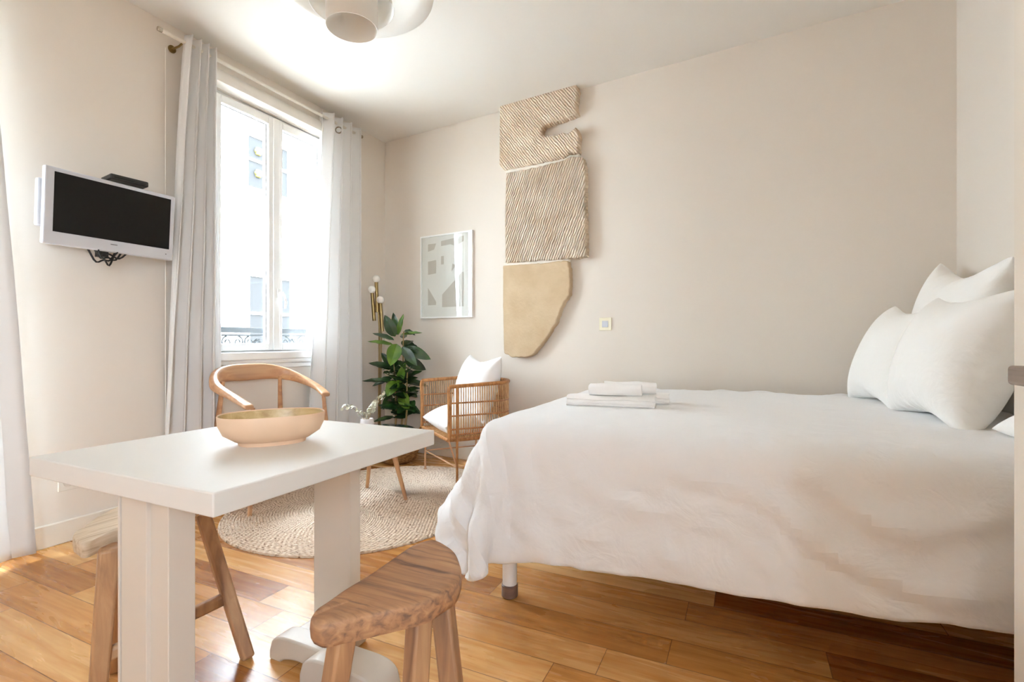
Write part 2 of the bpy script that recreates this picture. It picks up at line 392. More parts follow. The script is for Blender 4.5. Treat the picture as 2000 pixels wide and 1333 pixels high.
# left wall with the window openings
wl = MB(); T = .34
ops = [W2, W1]; y = YB-.1
for a, b, z0, z1 in ops:
    wl.box(XW-T, XW, y, a, 0, ZC); wl.box(XW-T, XW, a, b, 0, z0); wl.box(XW-T, XW, a, b, z1, ZC); y = b
wl.box(XW-T, XW, y, 4.1, 0, ZC)
struct(wl.build('wall_left', M_wall, smooth=False))
wb = MB()
wb.prism([(XW, YC, 0), (XR+.1, wall_y(XR+.1), 0), (XR+.1, 4.1, 0), (XW, 4.1, 0)], (0, 0, 0), (0, 0, ZC))
struct(wb.build('wall_back', M_wall, smooth=False))
wr = MB(); wr.box(XR, XR+.1, YB-.1, FILL_R[0], 0, ZC); wr.box(XR, XR+.1, FILL_R[1], 3.6, 0, ZC); wr.box(XR, XR+.1, FILL_R[0], FILL_R[1], 0, FILL_R[2]); wr.box(XR, XR+.1, FILL_R[0], FILL_R[1], FILL_R[3], ZC)
struct(wr.build('wall_right', M_wall, smooth=False))
wf = MB(); wf.box(XW, XR, YB-.1, YB, 0, ZC)
struct(wf.build('wall_front', M_wall, smooth=False))
# skirting boards
b = MB(); b.box(XW, XW+.014, YB, YC, 0, .112); struct(b.build('baseboard_left', M_trim, bevel=.006))
b = MB(); b.prism([(XW+.014, YC-.002, 0), (XW+.014, YC-.016, 0), (XR, wall_y(XR)-.014, 0), (XR, wall_y(XR), 0)], (0, 0, 0), (0, 0, .112))
struct(b.build('baseboard_back', M_trim, bevel=.006))

# main window
def make_window(name, W, xf, sill=True, handle=True):
    y0, y1, z0, z1 = W; ym = (y0+y1)/2
    fr = MB(); fr.box(xf-.07, xf, y0, y0+.035, z0, z1).box(xf-.07, xf, y1-.035, y1, z0, z1).box(xf-.07, xf, y0, y1, z1-.035, z1).box(xf-.07, xf, y0, y1, z0, z0+.02)
    root = struct(fr.build(name, M_white, bevel=.004))
    for k, (a, b) in enumerate(((y0+.02, ym-.002), (ym+.002, y1-.02))):
        s = MB(); x1 = xf+.018; x0 = xf-.045; wv = .055
        s.box(x0, x1, a, a+wv, z0+.008, z1-.02).box(x0, x1, b-wv, b, z0+.008, z1-.02)
        s.box(x0, x1, a+wv, b-wv, z0+.008, z0+.058).box(x0, x1, a+wv, b-wv, z1-.075, z1-.02)
        s.build('casement', M_white, root, bevel=.006)
        g = MB(); g.box(xf-.022, xf-.016, a+wv-.005, b-wv+.005, z0+.05, z1-.07); g.build('glass_pane', M_glass, root, smooth=False)
        q = MB(); gx = xf-.012
        for (ya, yb, za, zb) in ((a+wv, a+wv+.004, z0+.058, z1-.075), (b-wv-.004, b-wv, z0+.058, z1-.075), (a+wv, b-wv, z1-.079, z1-.075)):
            q.box(gx-.004, gx, ya, yb, za, zb)
        q.build('seal', mat('rubber_seal', (120, 120, 120), .7), root, smooth=False)
    m = MB(); m.box(xf+.018, xf+.030, ym-.028, ym+.024, z0+.01, z1-.022); m.build('meeting_stile', M_white, root, bevel=.004)
    if handle:
        h = MB(); zc = z0+.42; yy = ym+.012; xx = xf+.030
        h.box(xx, xx+.01, yy-.015, yy+.015, zc-.035, zc+.035); h.tube([(xx, yy, zc), (xx+.045, yy, zc)], .009, 10)
        h.tube([(xx+.04, yy, zc+.008), (xx+.047, yy+.012, zc-.02), (xx+.047, yy+.024, zc-.06), (xx+.043, yy+.02, zc-.11)], .008, 10)
        h.build('handle', M_white, root, bevel=.002)
    if sill:
        s = MB(); s.box(XW-.02, XW+.045, y0-.06, y1+.08, z0-.055, z0-.0)
        s.box(XW-.02, XW+.028, y0-.06, y1+.08, z0-.085, z0-.055); s.box(XW-.02, XW+.014, y0-.06, y1+.08, z0-.12, z0-.085)
        s.build('window_sill', M_white, root, bevel=.008)
        for (yy) in (y0-.05, y1-.0):
            a = MB(); a.box(XW-.02, XW+.012, yy, yy+.05, z0, z1+.02); a.build('architrave', M_white, root, bevel=.004)
    return root
make_window('window_1', W1, XW-.03)
make_window('window_2', W2, XW-.05, sill=False, handle=False)
# moulded shutter box above the window
t = MB()
prof = []
for k in range(13):
    a = math.pi/2-k/12*math.pi/2*1.15
    prof.append((XW+.085*math.cos(a)*.9+.0, 0, 2.655+.085*math.sin(a)))
poly = [(XW-.02, 0, 2.655+.085)]+prof+[(XW+.06, 0, 2.628), (XW-.02, 0, 2.628)]
t.prism(poly, (0, 1.88, 0), (0, 3.12, 0)); struct(t.build('trim_1', M_ceil, ang=50))

# facade of the house across the street
M_fac = mat('facade_render', (226, 224, 220), .9)
XF = -8.0
f = MB(); f.box(XF-.3, XF, -2.2, 15, -4, 6.6)
fac = f.build('facade', M_fac, smooth=False)
tag(fac, 'sunlit white building front across the street, seen through the window', 'building')
M_fwin = mat('facade_window_glass', (44, 43, 42), .8, spec=.1); M_yel = mat('yellow_flower_decor', (120, 112, 40), .8)
for (a, b2, c2, d2, bars, fl_) in ((6.02, 6.86, 3.77, 4.66, (4.25,), True), (6.05, 6.92, .2, 2.16, (1.5,), False), (9.0, 9.85, .2, 2.16, (1.5,), False), (9.0, 9.85, 3.77, 4.66, (4.25,), False)):
    g = MB(); g.box(XF-.01, XF+.01, a, b2, c2, d2); wn = g.build('window', M_fwin, fac, smooth=False)
    g = MB(); ym = (a+b2)/2
    g.box(XF+.01, XF+.03, a-.05, a, c2, d2).box(XF+.01, XF+.03, b2, b2+.05, c2, d2).box(XF+.01, XF+.03, a, b2, d2, d2+.06).box(XF+.01, XF+.03, ym-.03, ym+.03, c2, d2)
    for zz in bars: g.box(XF+.01, XF+.03, a, b2, zz-.025, zz+.025)
    g.build('window_frame', M_white, wn, smooth=False)
    if fl_:
        for zz in (4.43, 4.03):
            g = MB(); 
            for k in range(6):
                an = k*math.pi/3; g.sphere((XF+.03, a+.2+.045*math.cos(an), zz+.045*math.sin(an)), .035, 8)
            g.sphere((XF+.03, a+.2, zz), .03, 8)
            g.build('flower_sticker', M_yel, wn)

# railing outside the window
rx = XW-.27
rl = empty('balcony_railing', (rx, 2.54, .93), 'scrolled wrought-iron guard rail outside the open-curtained window', 'railing')
g = MB(); g.box(rx-.02, rx+.02, 1.95, 3.13, 1.06, 1.10); g.box(rx-.012, rx+.012, 1.95, 3.13, 1.035, 1.048); g.build('top_rail', M_iron, rl, bevel=.004)
g = MB(); g.box(rx-.008, rx+.008, 1.95, 3.13, .935, .947); g.build('bottom_rail', M_iron, rl)
def spiral(cy, cz, R, s=1, turns=1.4, a0=0):
    return [(rx, cy+s*R*(1-.75*k/24)*math.cos(a0+turns*2*math.pi*k/24), cz+R*(1-.75*k/24)*math.sin(a0+turns*2*math.pi*k/24)) for k in range(25)]
g = MB(); yy = 2.02; k = 0
while yy < 3.1:
    g.tube(spiral(yy, .992, .042, 1 if k % 2 else -1, 1.3, math.pi/2), .0055, 6)
    if k % 3 == 2:
        for q in range(8):
            a = q*math.pi/4; g.tube([(rx, yy+.06+.008*math.cos(a), .992+.008*math.sin(a)), (rx+.005, yy+.06+.03*math.cos(a), .992+.03*math.sin(a))], .008, 6)
        yy += .06
    yy += .088; k += 1
g.build('scrollwork', M_iron, rl)
for yy in (1.98, 3.10):
    g = MB(); g.box(rx-.012, rx+.012, yy-.012, yy+.012, .92, 1.06); g.build('post', M_iron, rl)

# ================================================================ CURTAINS
def curtain(name, x, yt, yb, z0, z1, n, amp, label, phase=0, seed=1, eyelets=None, flare=1.0, grp=None):
    rnd = random.Random(seed); ph = [rnd.uniform(-.5, .5) for _ in range(12)]
    wd = [1+rnd.uniform(-.3, .3) for _ in range(n)]; cum = [0]
    for v in wd: cum.append(cum[-1]+v)
    cum = [v/cum[-1] for v in cum]
    def warp(s):
        q = s*n; i = min(int(q), n-1); return cum[i]+(cum[i+1]-cum[i])*(q-i)
    def f(s, t):
        tt = t**flare; y0 = yt[0]+(yb[0]-yt[0])*tt; y1 = yt[1]+(yb[1]-yt[1])*tt
        a = 2*math.pi*n*s+phase+.5*math.sin(2.3*t+ph[0]*5)
        A = amp*(1-.12*t+.25*math.sin(3*s*n+ph[1]*9)*t)
        yy = y0+(y1-y0)*warp(s)+.22*(y1-y0)/n*math.sin(2*a)*.6
        xx = x+A*math.sin(a)+.008*math.sin(5*t+7*s+ph[2]*6)*t+.004*math.sin(17*t+23*s)*t
        return Vector((xx, yy, z1+(z0-z1)*t))
    m = MB(); m.grid(f, n*16, 60)
    o = m.build(name, M_curt, loc=(x, (yt[0]+yt[1])/2, z0), sub=0, solid=.003)
    tag(o, label, 'curtain', grp)
    if eyelets:
        for s in eyelets:
            p = f(s, .02); e = MB(); q = f(s+.01, .02)-p; nrm = Vector((-q.y, q.x, 0)).normalized()
            if nrm.y > 0: nrm = -nrm
            pc = f(s, .036)+nrm*.003; u = Vector((0, 0, 1)); v = nrm.cross(u)
            e.tube([pc+(u*math.cos(k*math.pi/10)+v*math.sin(k*math.pi/10))*.024 for k in range(20)], .005, 6, closed=True)
            e.build('eyelet', M_steel, o)
    return o
curtain('curtain', -2.965, (1.83, 2.015), (1.67, 2.03), .02, 2.79, 4, .050, 'pale grey linen curtain gathered left of the window beside the television', .4, 3, flare=.8)
curtain('curtain', -2.965, (2.87, 3.27), (2.71, 3.30), .02, 2.79, 4, .050, 'pale grey linen curtain on the right of the window, near the plant corner', 2.6, 5, eyelets=(.2716, .397), flare=1.4)
curtain('curtain', -2.93, (.12, .975), (.08, 1.115), .035, 2.79, 5, .028, 'white curtain hanging at the far left edge of the photo', 0, 9, flare=1.3)
rod = empty('curtain_rod', (-2.965, 2.5, 2.745), 'thin white curtain rod running above the window just under the ceiling', 'curtain rod')
g = MB(); g.tube([(-2.965, 1.70, 2.745), (-2.965, 3.30, 2.745)], .011, 14); g.build('rod', M_trim, rod)
for yy in (1.69, 3.305):
    g = MB(); g.tube([(-2.965, yy-.012, 2.745), (-2.965, yy+.012, 2.745)], .014, 14); g.build('finial', M_steel, rod, bevel=.003)
for yy in (1.81, 3.17):
    g = MB(); g.tube([(XW, yy, 2.72), (-2.99, yy, 2.72), (-2.965, yy, 2.728)], .006, 8); g.tube([(XW, yy, 2.72), (XW+.006, yy, 2.72)], .022, 16); g.build('bracket', M_brass, rod)
g = MB(); g.tube([(XW+.02, 1.765, 2.70), (XW+.02, 1.765, .45)], .004, 6)
tag(g.build('pull_cord', M_trim), 'thin white pull cord hanging down the wall behind the left window curtain', 'cord')

# ================================================================ TELEVISION
tvc = Vector((-2.90, 1.442, 1.628))
tv = empty('television', (XW, 1.442, 1.628), 'white-framed flat television with black screen mounted on the left wall', 'television')
Mt = Matrix.Translation(tvc) @ Matrix.Rotation(math.radians(4), 4, 'Y')
g = MB(); g.box(-.03, 0, -.287, .287, -.178, .178, Mt); g.build('bezel', M_tv, tv, bevel=.006)
g = MB(); g.box(-.001, .0025, -.252, .262, -.118, .158, Mt); g.build('screen', M_screen, tv, smooth=False)
g = MB(); g.box(-.06, -.03, -.30, .22, -.10, .12, Mt); g.build('rear_housing', M_tv, tv, bevel=.008)
g = MB(); g.box(XW-.0, XW+.02, 1.38, 1.50, 1.55, 1.72); g.tube([(XW+.01, 1.44, 1.62), (-2.95, 1.44, 1.62)], .02, 10); g.build('wall_mount', M_black, tv)
g = MB(); g.box(.0005, .002, -.018, .012, -.140, -.136, Mt); g.build('logo', mat('logo_grey', (120, 122, 126), .5), tv, smooth=False)
g = MB(); g.box(.0005, .003, .245, .249, -.148, -.144, Mt); g.build('indicator_light', M_black, tv, smooth=False)
g = MB()
for k, (a, b2, dz) in enumerate(((-.115, .03, .09), (-.09, .06, .07), (-.10, .10, .05), (-.07, .02, .10))):
    g.tube([(-2.94+.008*k, 1.44+a+(b2-a)*q/14, 1.47-dz*math.sin(math.pi*q/14)*.8+.01*math.sin(q+k)) for q in range(15)], .0045, 6)
g.box(-2.97, -2.93, 1.385, 1.425, 1.425, 1.475)
g.build('cable_loop', M_black, tv)
box_ = empty('set_top_box', (-2.93, 1.49, 1.812), 'small black set-top box resting on the television top', 'set-top box')
Mb = Matrix.Translation((-2.93, 1.50, 1.826)) @ Matrix.Rotation(math.radians(-4), 4, 'Z') @ Matrix.Rotation(math.radians(-3), 4, 'Y')
g = MB(); g.box(-.055, .055, -.085, .085, -.012, .016, Mb); g.build('casing', M_black, box_, bevel=.006)
g = MB(); g.box(.05, .0562, -.07, .07, -.004, .003, Mb); g.build('front_panel', mat('glossy_black', (40, 40, 40), .15), box_)

# outlet on the left wall, switch on the back wall
p = on_x(112, 962, XW); ou = empty('wall_outlet', (XW, p.y+.07, p.z+.04), 'cream double wall outlet low on the left wall behind the white table', 'wall outlet')
g = MB(); g.box(XW, XW+.009, p.y, p.y+.15, p.z, p.z+.08); g.build('cover_plate', M_trim, ou, bevel=.003)
for k in (0, 1):
    g = MB(); yy = p.y+.04+.072*k; g.tube([(XW+.009, yy, p.z+.04), (XW+.011, yy, p.z+.04)], .022, 20); g.build('socket', M_col, ou)
a = on_back(1171, 622); b_ = on_back(1195, 645)
MW = Matrix.Translation(Vector(((a.x+b_.x)/2, wall_y((a.x+b_.x)/2), (a.z+b_.z)/2))) @ Matrix.Rotation(math.atan(SL), 4, 'Z')
sw = empty('light_switch', MW.translation, 'cream square light switch on the back wall above the bed', 'light switch')
hw = abs(b_.x-a.x)/2
g = MB(); g.box(-hw, hw, -.010, 0, -hw, hw, MW); g.build('cover_plate', mat('ivory_plastic', (238, 232, 208), .4), sw, bevel=.003)
g = MB(); g.box(-hw*.5, hw*.5, -.014, -.009, -hw*.5, hw*.5, MW); g.build('rocker', M_tv, sw, bevel=.002)

# ================================================================ STONE RELIEF on the back wall
th = .055
sr = empty('stone_relief', (on_back(1060, 430).x, wall_y(on_back(1060, 430).x), 1.0), 'carved beige limestone slabs with notch built onto the back wall', 'stone relief')
RN = Vector((SL, -1, 0)).normalized()*1.0; RN = Vector((SL, -1, 0)).normalized()
def back_poly(pts, thick):
    # photo outline of the slab face -> metric outline at its own depth, in front of the wall
    out = []
    for px, py in pts:
        d = ray(px, py); yc = YC-thick*1.0; t = (yc-SL*XW)/(d.y-SL*d.x); out.append(Vector((d.x*t, d.y*t, 1+d.z*t)))
    return out
def rough(pts, step=.018, amp=.004, seed=0, straight=()):
    rnd = random.Random(seed); out = []
    n = len(pts)
    for i in range(n):
        a, b2 = pts[i], pts[(i+1) % n]; L = (b2-a).length; k = max(1, int(L/step)); A = amp*(.2 if i in straight else 1)
        for q in range(k):
            p = a.lerp(b2, q/k); out.append(p+Vector((rnd.uniform(-A, A), 0, rnd.uniform(-A, A))))
    return out
def slab(name, pts, thick, m, seed, straight=(), par=sr):
    poly = rough(back_poly(pts, thick), seed=seed, straight=straight)
    g = MB(); g.prism(poly, (0, 0, 0), -RN*thick)
    return g.build(name, m, par, bevel=.007, seg=2, ang=50)
ang1 = math.radians(-35); 
M_st1 = stone_mat('limestone_tooled', True, math.radians(38), freq=19); M_st2 = stone_mat('limestone_tooled_steep', True, math.radians(-22), freq=17, depth=.03); M_st3 = stone_mat('limestone_plain', False, col=(208, 186, 156))
M_st3.node_tree.nodes['Color Ramp'].color_ramp.elements[0].color = lin((196, 172, 140))
slab('upper_block', [(976,188), (1010,176), (1060,167), (1100,160), (1124,158), (1127,175), (1123,205), (1126,222), (1100,232), (1075,240), (1060,246), (1056,258), (1064,266), (1085,264), (1100,258), (1108,262), (1125,248), (1130,262), (1128,298), (1112,297), (1102,308), (1050,318), (983,332), (975,322)], .075, M_st1, 1, (22, 23))
slab('middle_block', [(988,338), (1050,326), (1100,314), (1112,306), (1136,306), (1142,325), (1143,420), (1144,500), (1120,505), (1080,507), (987,514), (986,430)], .070, M_st2, 2, (10, 11))
slab('lower_block', [(982,519), (1050,515), (1108,509), (1113,530), (1112,575), (1095,602), (1086,630), (1062,668), (1040,694), (1028,698), (1000,698), (984,690), (982,600)], .060, M_st3, 3, (11, 12, 0))
M_mort = mat('mortar', (238, 232, 220), .9, bump=((60, 60, 60), .5, .004))
slab('mortar_joint', [(986,332), (1050,320), (1110,303), (1130,300), (1128,312), (1050,330), (988,341)], .052, M_mort, 4)
slab('mortar_joint', [(984,513), (1050,509), (1110,505), (1110,513), (1050,517), (984,521)], .050, M_mort, 5)

# ================================================================ FRAMED PRINT
pa, pb = on_back(824, 463), on_back(925, 451); pc_ = on_back(824, 623)
xm0, xm1 = pa.x, pb.x; zt = (pa.z+pb.z)/2; zb = (pc_.z+on_back(925, 620).z)/2
xc, zc = (xm0+xm1)/2, (zt+zb)/2; ux = Vector((1, SL, 0)).normalized(); hw = (xm1-xm0)/2/ux.x; hh = (zt-zb)/2
MP = Matrix.Translation((xc, wall_y(xc), zc)) @ Matrix.Rotation(math.atan(SL), 4, 'Z')
pf = empty('framed_print', (xc, wall_y(xc), zc), 'white framed abstract print in greys, glazed, on the back wall', 'framed print')
g = MB(); t_ = .012
g.box(-hw, hw, -.022, -.002, hh-t_, hh, MP).box(-hw, hw, -.022, -.002, -hh, -hh+t_, MP).box(-hw, -hw+t_, -.022, -.002, -hh+t_, hh-t_, MP).box(hw-t_, hw, -.022, -.002, -hh+t_, hh-t_, MP)
g.build('frame', M_white, pf, bevel=.001)
g = MB(); g.box(-hw+t_, hw-t_, -.008, -.004, -hh+t_, hh-t_, MP); g.build('mat_board', mat('print_paper', (236, 233, 226), .8), pf, smooth=False)
def art(name, polys, m, y=-.0095):
    g = MB()
    for poly in polys:
        g.prism([MP @ Vector(((u*2-1)*hw, y, (1-v*2)*hh)) for u, v in poly], (0, 0, 0), MP.to_3x3() @ Vector((0, .001, 0)))
    g.build(name, m, pf, smooth=False)
art('print_shapes', [[(.14,.10),(.30,.10),(.26,.17),(.14,.19)], [(.14,.31),(.30,.30),(.30,.46),(.14,.47)], [(.14,.63),(.30,.80),(.30,.84),(.14,.84)],
    [(.40,.08),(.83,.05),(.83,.11),(.68,.16),(.58,.13),(.40,.14)], [(.62,.36),(.68,.39),(.60,.45)], [(.80,.47),(.83,.47),(.83,.87),(.42,.87),(.42,.72)], [(.40,.26),(.45,.26),(.45,.36),(.40,.36)]], mat('print_greige', (200, 192, 180), .8))
g = MB(); g.box(-hw+t_, hw-t_, -.020, -.018, -hh+t_, hh-t_, MP)
g.build('glass_pane', M_pglass, pf, smooth=False)

# ================================================================ CEILING LAMP
lc = Vector((-1.615, 1.74, 0)); lp = empty('ceiling_lamp', (lc.x, lc.y, ZC), 'white tiered pendant lamp with round shades under the ceiling', 'ceiling lamp')
def shell(name, prof, m=M_white, th_=.003):
    pr = prof+[(r-th_ if r > th_ else r, z) for r, z in prof[::-1]]
    g = MB(); g.lathe([(max(r, .001), z) for r, z in prof], (lc.x, lc.y, 0), 72); o = g.build(name, m, lp, ang=60); return o
def open_lathe(name, prof, m, th_=.003):
    g = MB(); n = 72; rings = []
    for r, z in prof:
        rings.append([g.bm.verts.new((lc.x+r*math.cos(2*math.pi*k/n), lc.y+r*math.sin(2*math.pi*k/n), z)) for k in range(n)])
    for a, b2 in zip(rings, rings[1:]):
        for k in range(n): g.bm.faces.new((a[k], a[(k+1) % n], b2[(k+1) % n], b2[k]))
    return g.build(name, m, lp, solid=th_, ang=60)
M_lamp = mat('lamp_white_enamel', (236, 233, 226), .35)
open_lathe('outer_shade', [(.366, 2.598), (.30, 2.612), (.24, 2.632), (.17, 2.655), (.12, 2.67)], M_lamp)
open_lathe('middle_shade', [(.185, 2.52), (.175, 2.56), (.15, 2.60), (.12, 2.64)], M_lamp)
open_lathe('inner_cylinder', [(.112, 2.42), (.112, 2.70), (.09, 2.72), (.01, 2.725)], M_lamp)
g = MB(); g.tube([(lc.x, lc.y, 2.72), (lc.x, lc.y, ZC)], .012, 12); g.lathe([(.05, ZC-.03), (.05, ZC)], (lc.x, lc.y, 0), 32); g.build('stem', M_lamp, lp)
g = MB(); g.sphere((lc.x, lc.y, 2.60), .035, 20); g.build('bulb', M_opal, lp)

# ================================================================ WHITE TABLE
TZ = .7195; tx0, tx1, ty0, ty1 = -1.570, -.886, .597, 1.318; tcx = (tx0+tx1)/2
tb = empty('dining_table', (tcx, (ty0+ty1)/2, 0), 'square white dining table on two flat columns in the foreground', 'table')
g = MB(); g.box(tx0, tx1, ty0, ty1, TZ-.046, TZ); g.build('tabletop', M_table, tb, bevel=.003, seg=3)
for (a, b2) in ((.670, .730), (1.226, 1.280)):
    cx = tcx; hwc = .083 if a < 1 else .075
    g = MB(); g.box(cx-hwc, cx+hwc, a, b2, .06, TZ-.046); cl_ = g.build('column', M_col, tb, bevel=.002, smooth=False)
    g = MB()
    if a < 1: g.box(cx-hwc+.006, cx+.020, a-.010, a+.002, .06, TZ-.046); g.box(cx-hwc-.003, cx-hwc+.004, a-.013, a+.01, .06, TZ-.046)
    else: g.box(cx+hwc-.002, cx+hwc+.010, a-.004, b2-.01, .06, TZ-.046)
    g.build('facing_board', M_col, cl_, bevel=.0015, smooth=False)
def foot(cx, y0, y1, xa, xb, h, par=tb):
    # bowed foot rail: rounded top, scalloped underside
    n = 28; top = []; bot = []
    for k in range(n+1):
        u = k/n; x = xa+(xb-xa)*u; e = 1-abs(2*u-1)**5
        top.append((x, 0, h*(.35+.65*e**.5) if 0 < k < n else h*.35))
        v = abs(2*u-1); bz = 0 if v > .62 else .022*math.sin((.62-v)/.62*math.pi/2)**.5
        bot.append((x, 0, bz))
    g = MB(); g.prism(top+bot[::-1], (0, y0, 0), (0, y1, 0))
    return g.build('foot_rail', M_col, par, bevel=.006, seg=3, ang=40)
for s in (0, 1):
    if s: foot(tcx, 1.095, 1.165, -1.355, -1.10, .082); foot(tcx, 1.045, 1.150, -1.17, -.885, .092)
    else: foot(tcx, .71, .78, -1.355, -1.10, .082); foot(tcx, .72, .82, -1.17, -.885, .092)
g = MB(); g.box(tcx-.09, tcx+.09, 1.13, 1.30, 0, .07); g.build('base_plate', M_col, tb, bevel=.01)
g = MB(); g.box(tcx-.09, tcx+.09, .65, .78, 0, .07); g.build('base_plate', M_col, tb, bevel=.01)

# bowl
bc = (-1.188, .972, TZ); rot = math.radians(56)
bw = empty('bowl', bc, 'oval blush-pink bowl with bamboo inside on the white table', 'bowl')
g = MB(); g.lathe([(.62, 0), (.64, .010), (.70, .012), (.90, .030), (.985, .055), (1.0, .078), (.985, .081), (.965, .078)], bc, 96, .136, .098, rot, 2.4)
for f_ in [f_ for f_ in g.bm.faces if len(f_.verts) > 4 and f_.calc_center_median().z > TZ+.05]: g.bm.faces.remove(f_)
g.build('outer_shell', M_bowl, bw, ang=50)
g = MB(); g.lathe([(.966, .0785), (.95, .055), (.86, .032), (.66, .018), (.0001, .016)], bc, 96, .136, .098, rot, 2.4)
for f_ in [f_ for f_ in g.bm.faces if len(f_.verts) > 4 and f_.calc_center_median().z > TZ+.06]: g.bm.faces.remove(f_)
g.build('bamboo_lining', M_bamboo, bw, ang=60)

# ================================================================ STOOLS
def bar(g, a, b2, w, h, ref=(0, 0, 1), taper=1.0):
    a, b2 = Vector(a), Vector(b2); t = (b2-a).normalized(); u = t.cross(Vector(ref)).normalized(); v = u.cross(t)
    vs = []
    for p, s in ((a, 1), (b2, taper)):
        for du, dv in ((-1,-1), (1,-1), (1,1), (-1,1)): vs.append(g.bm.verts.new(p+u*du*w/2*s+v*dv*h/2*s))
    for f_ in ((3,2,1,0),(4,5,6,7),(0,1,5,4),(1,2,6,5),(2,3,7,6),(3,0,4,7)): g.bm.faces.new([vs[i] for i in f_])
    return g
def seat(poly, z, th_, m, root, seed, e=.85):
    # hand-hewn slab: smooth closed outline, swept down with a rounded rim
    pts = [Vector((p.x, p.y, 0)) for p in poly]; n = len(pts); out = []
    for i in range(n):
        p0, p1, p2, p3 = pts[i-1], pts[i], pts[(i+1) % n], pts[(i+2) % n]
        for k in range(6):
            t = k/6; out.append(.5*((2*p1)+(p2-p0)*t+(2*p0-5*p1+4*p2-p3)*t*t+(3*p1-p0-3*p2+p3)*t**3))
    c = sum(out, Vector())/len(out); rnd = random.Random(seed); g = MB(); rings = []
    prof = [(.0, -.000), (.5, 0), (.85, 0), (.955, -.002), (.99, -.008), (1.0, -.02), (.99, -th_*.75), (.955, -th_), (.7, -th_), (0, -th_)]
    for s, dz in prof[1:-1]:
        ring = []; s = 1-(1-s)*(e if s > .9 else 1)
        for i, p in enumerate(out):
            w_ = (.0022 if e > .5 else .0008)*math.sin(i*.31+seed)+.001*math.sin(i*.83+s*4)
            q = c+(p-c)*s; ring.append(g.bm.verts.new((q.x+w_*s, q.y-w_*s, z+dz+.002*math.sin(i*.23+seed)*(s > .8)+.001*math.sin(i*.7)*(s > .8)-.004*(1-s))))
        rings.append(ring)
    for a, b2 in zip(rings, rings[1:]):
        for k in range(len(out)): g.bm.faces.new((a[k], a[(k+1) % len(out)], b2[(k+1) % len(out)], b2[k]))
    g.bm.faces.new(rings[0]); g.bm.faces.new(rings[-1][::-1])
    return g.build('seat', m, root, ang=70, loc=(c.x, c.y, z))
SZ = .485
st = empty('stool', on_z(770, 1150, 0), 'brown half-moon wooden stool with thick worn seat in front', 'stool', None)
st.location = (on_z(770, 1150, SZ).x, on_z(770, 1150, SZ).y, 0)
outl = [(607,1200), (640,1172), (700,1133), (760,1093), (812,1062), (850,1054), (884,1068), (900,1100), (900,1130), (875,1152), (830,1172), (760,1190), (690,1207), (640,1217), (612,1216)]
seat([on_z(px, py, SZ) for px, py in outl], SZ, .048, M_oakd, st, 2)
def leg_at(root, tp, tz, bp, m, w=.045, h=.045, ref=(0, 0, 1), tilt=0, tp1=.95):
    a = on_z(tp[0], tp[1], tz); b2 = Vector((bp[0], bp[1], 0.003)) if len(bp) == 2 and abs(bp[0]) < 10 else None
    g = MB(); bar(g, a, b2, w, h, ref, tp1); return g.build('leg', m, root, bevel=.006, seg=2)
# legs: top under the seat, bottom on the floor (metric)
def px2(px, py): q = on_z(px, py, 0); return (q.x, q.y)
cA = on_z(672, 1240, SZ-.045); cB = on_z(818, 1205, SZ-.045); cC = on_z(862, 1178, SZ-.045)
leg_at(st, (672, 1225), SZ-.04, (cA.x-.075, cA.y-.02), M_oakd2, .046, .040, (.4, 1, 0))
leg_at(st, (820, 1190), SZ-.04, (cB.x-.005, cB.y-.035), M_oakd2, .044, .042, (.4, 1, 0))
leg_at(st, (862, 1160), SZ-.04, (cC.x+.055, cC.y+.01), M_oakd2, .046, .044, (1, .3, 0))
g = MB(); a_ = Vector((cA.x-.058, cA.y-.015, .13)); b_ = Vector((cB.x, cB.y-.025, .13)); bar(g, a_, b_, .025, .03); c_ = Vector((cC.x+.04, cC.y+.008, .16)); bar(g, a_.lerp(b_, .9), c_, .022, .026); g.build('stretcher', M_oakd2, st, bevel=.004)

S2 = .475
s2 = empty('stool', (-1.66, .95, 0), 'pale weathered wooden stool with stretchers tucked behind the white table', 'stool')
outl = [(-1.628, .745), (-1.585, .80), (-1.56, .90), (-1.545, 1.00), (-1.535, 1.10), (-1.56, 1.15), (-1.62, 1.15), (-1.70, 1.11), (-1.755, 1.03), (-1.78, .95), (-1.765, .87), (-1.72, .80), (-1.668, .748)]
outl = [on_z(px, py, S2) for px, py in ((146,1052), (165,1060), (205,1046), (249,1030), (300,1014), (350,1000), (380,988), (392,974), (376,965), (330,966), (285,975), (240,986), (200,1003), (165,1025), (143,1040))]
seat(outl, S2, .042, M_oakl, s2, 5, .4)
def leg2(name, a, b2, w, h, ref, m=M_elm):
    g = MB(); bar(g, a, b2, w, h, ref, .92); return g.build(name, m, s2, bevel=.007, seg=2)
L1t = on_z(213, 1068, .445); L1b = Vector((*px2(190, 1372), .004))
L2t = on_z(248, 1030, .445); L2b = Vector((*px2(226, 1312), .004))
L3t = on_z(396, 1004, .445); L3b = Vector((*px2(484, 1288), .004))
leg2('leg', L1t, L1b, .052, .046, (.45, 1, 0)); leg2('leg', L2t, L2b, .046, .038, (.45, 1, 0)); leg2('leg', L3t, L3b, .046, .040, (.45, 1, 0))
g = MB(); A = L1t.lerp(L1b, .72); B = L3t.lerp(L3b, .58); bar(g, A, B, .028, .036, (0, 0, 1)); g.build('stretcher', M_elm, s2, bevel=.009, seg=3)
g = MB(); bar(g, L2t.lerp(L2b, .62), A.lerp(B, .55), .024, .030, (0, 0, 1)); g.build('stretcher', M_elm, s2, bevel=.008, seg=3)

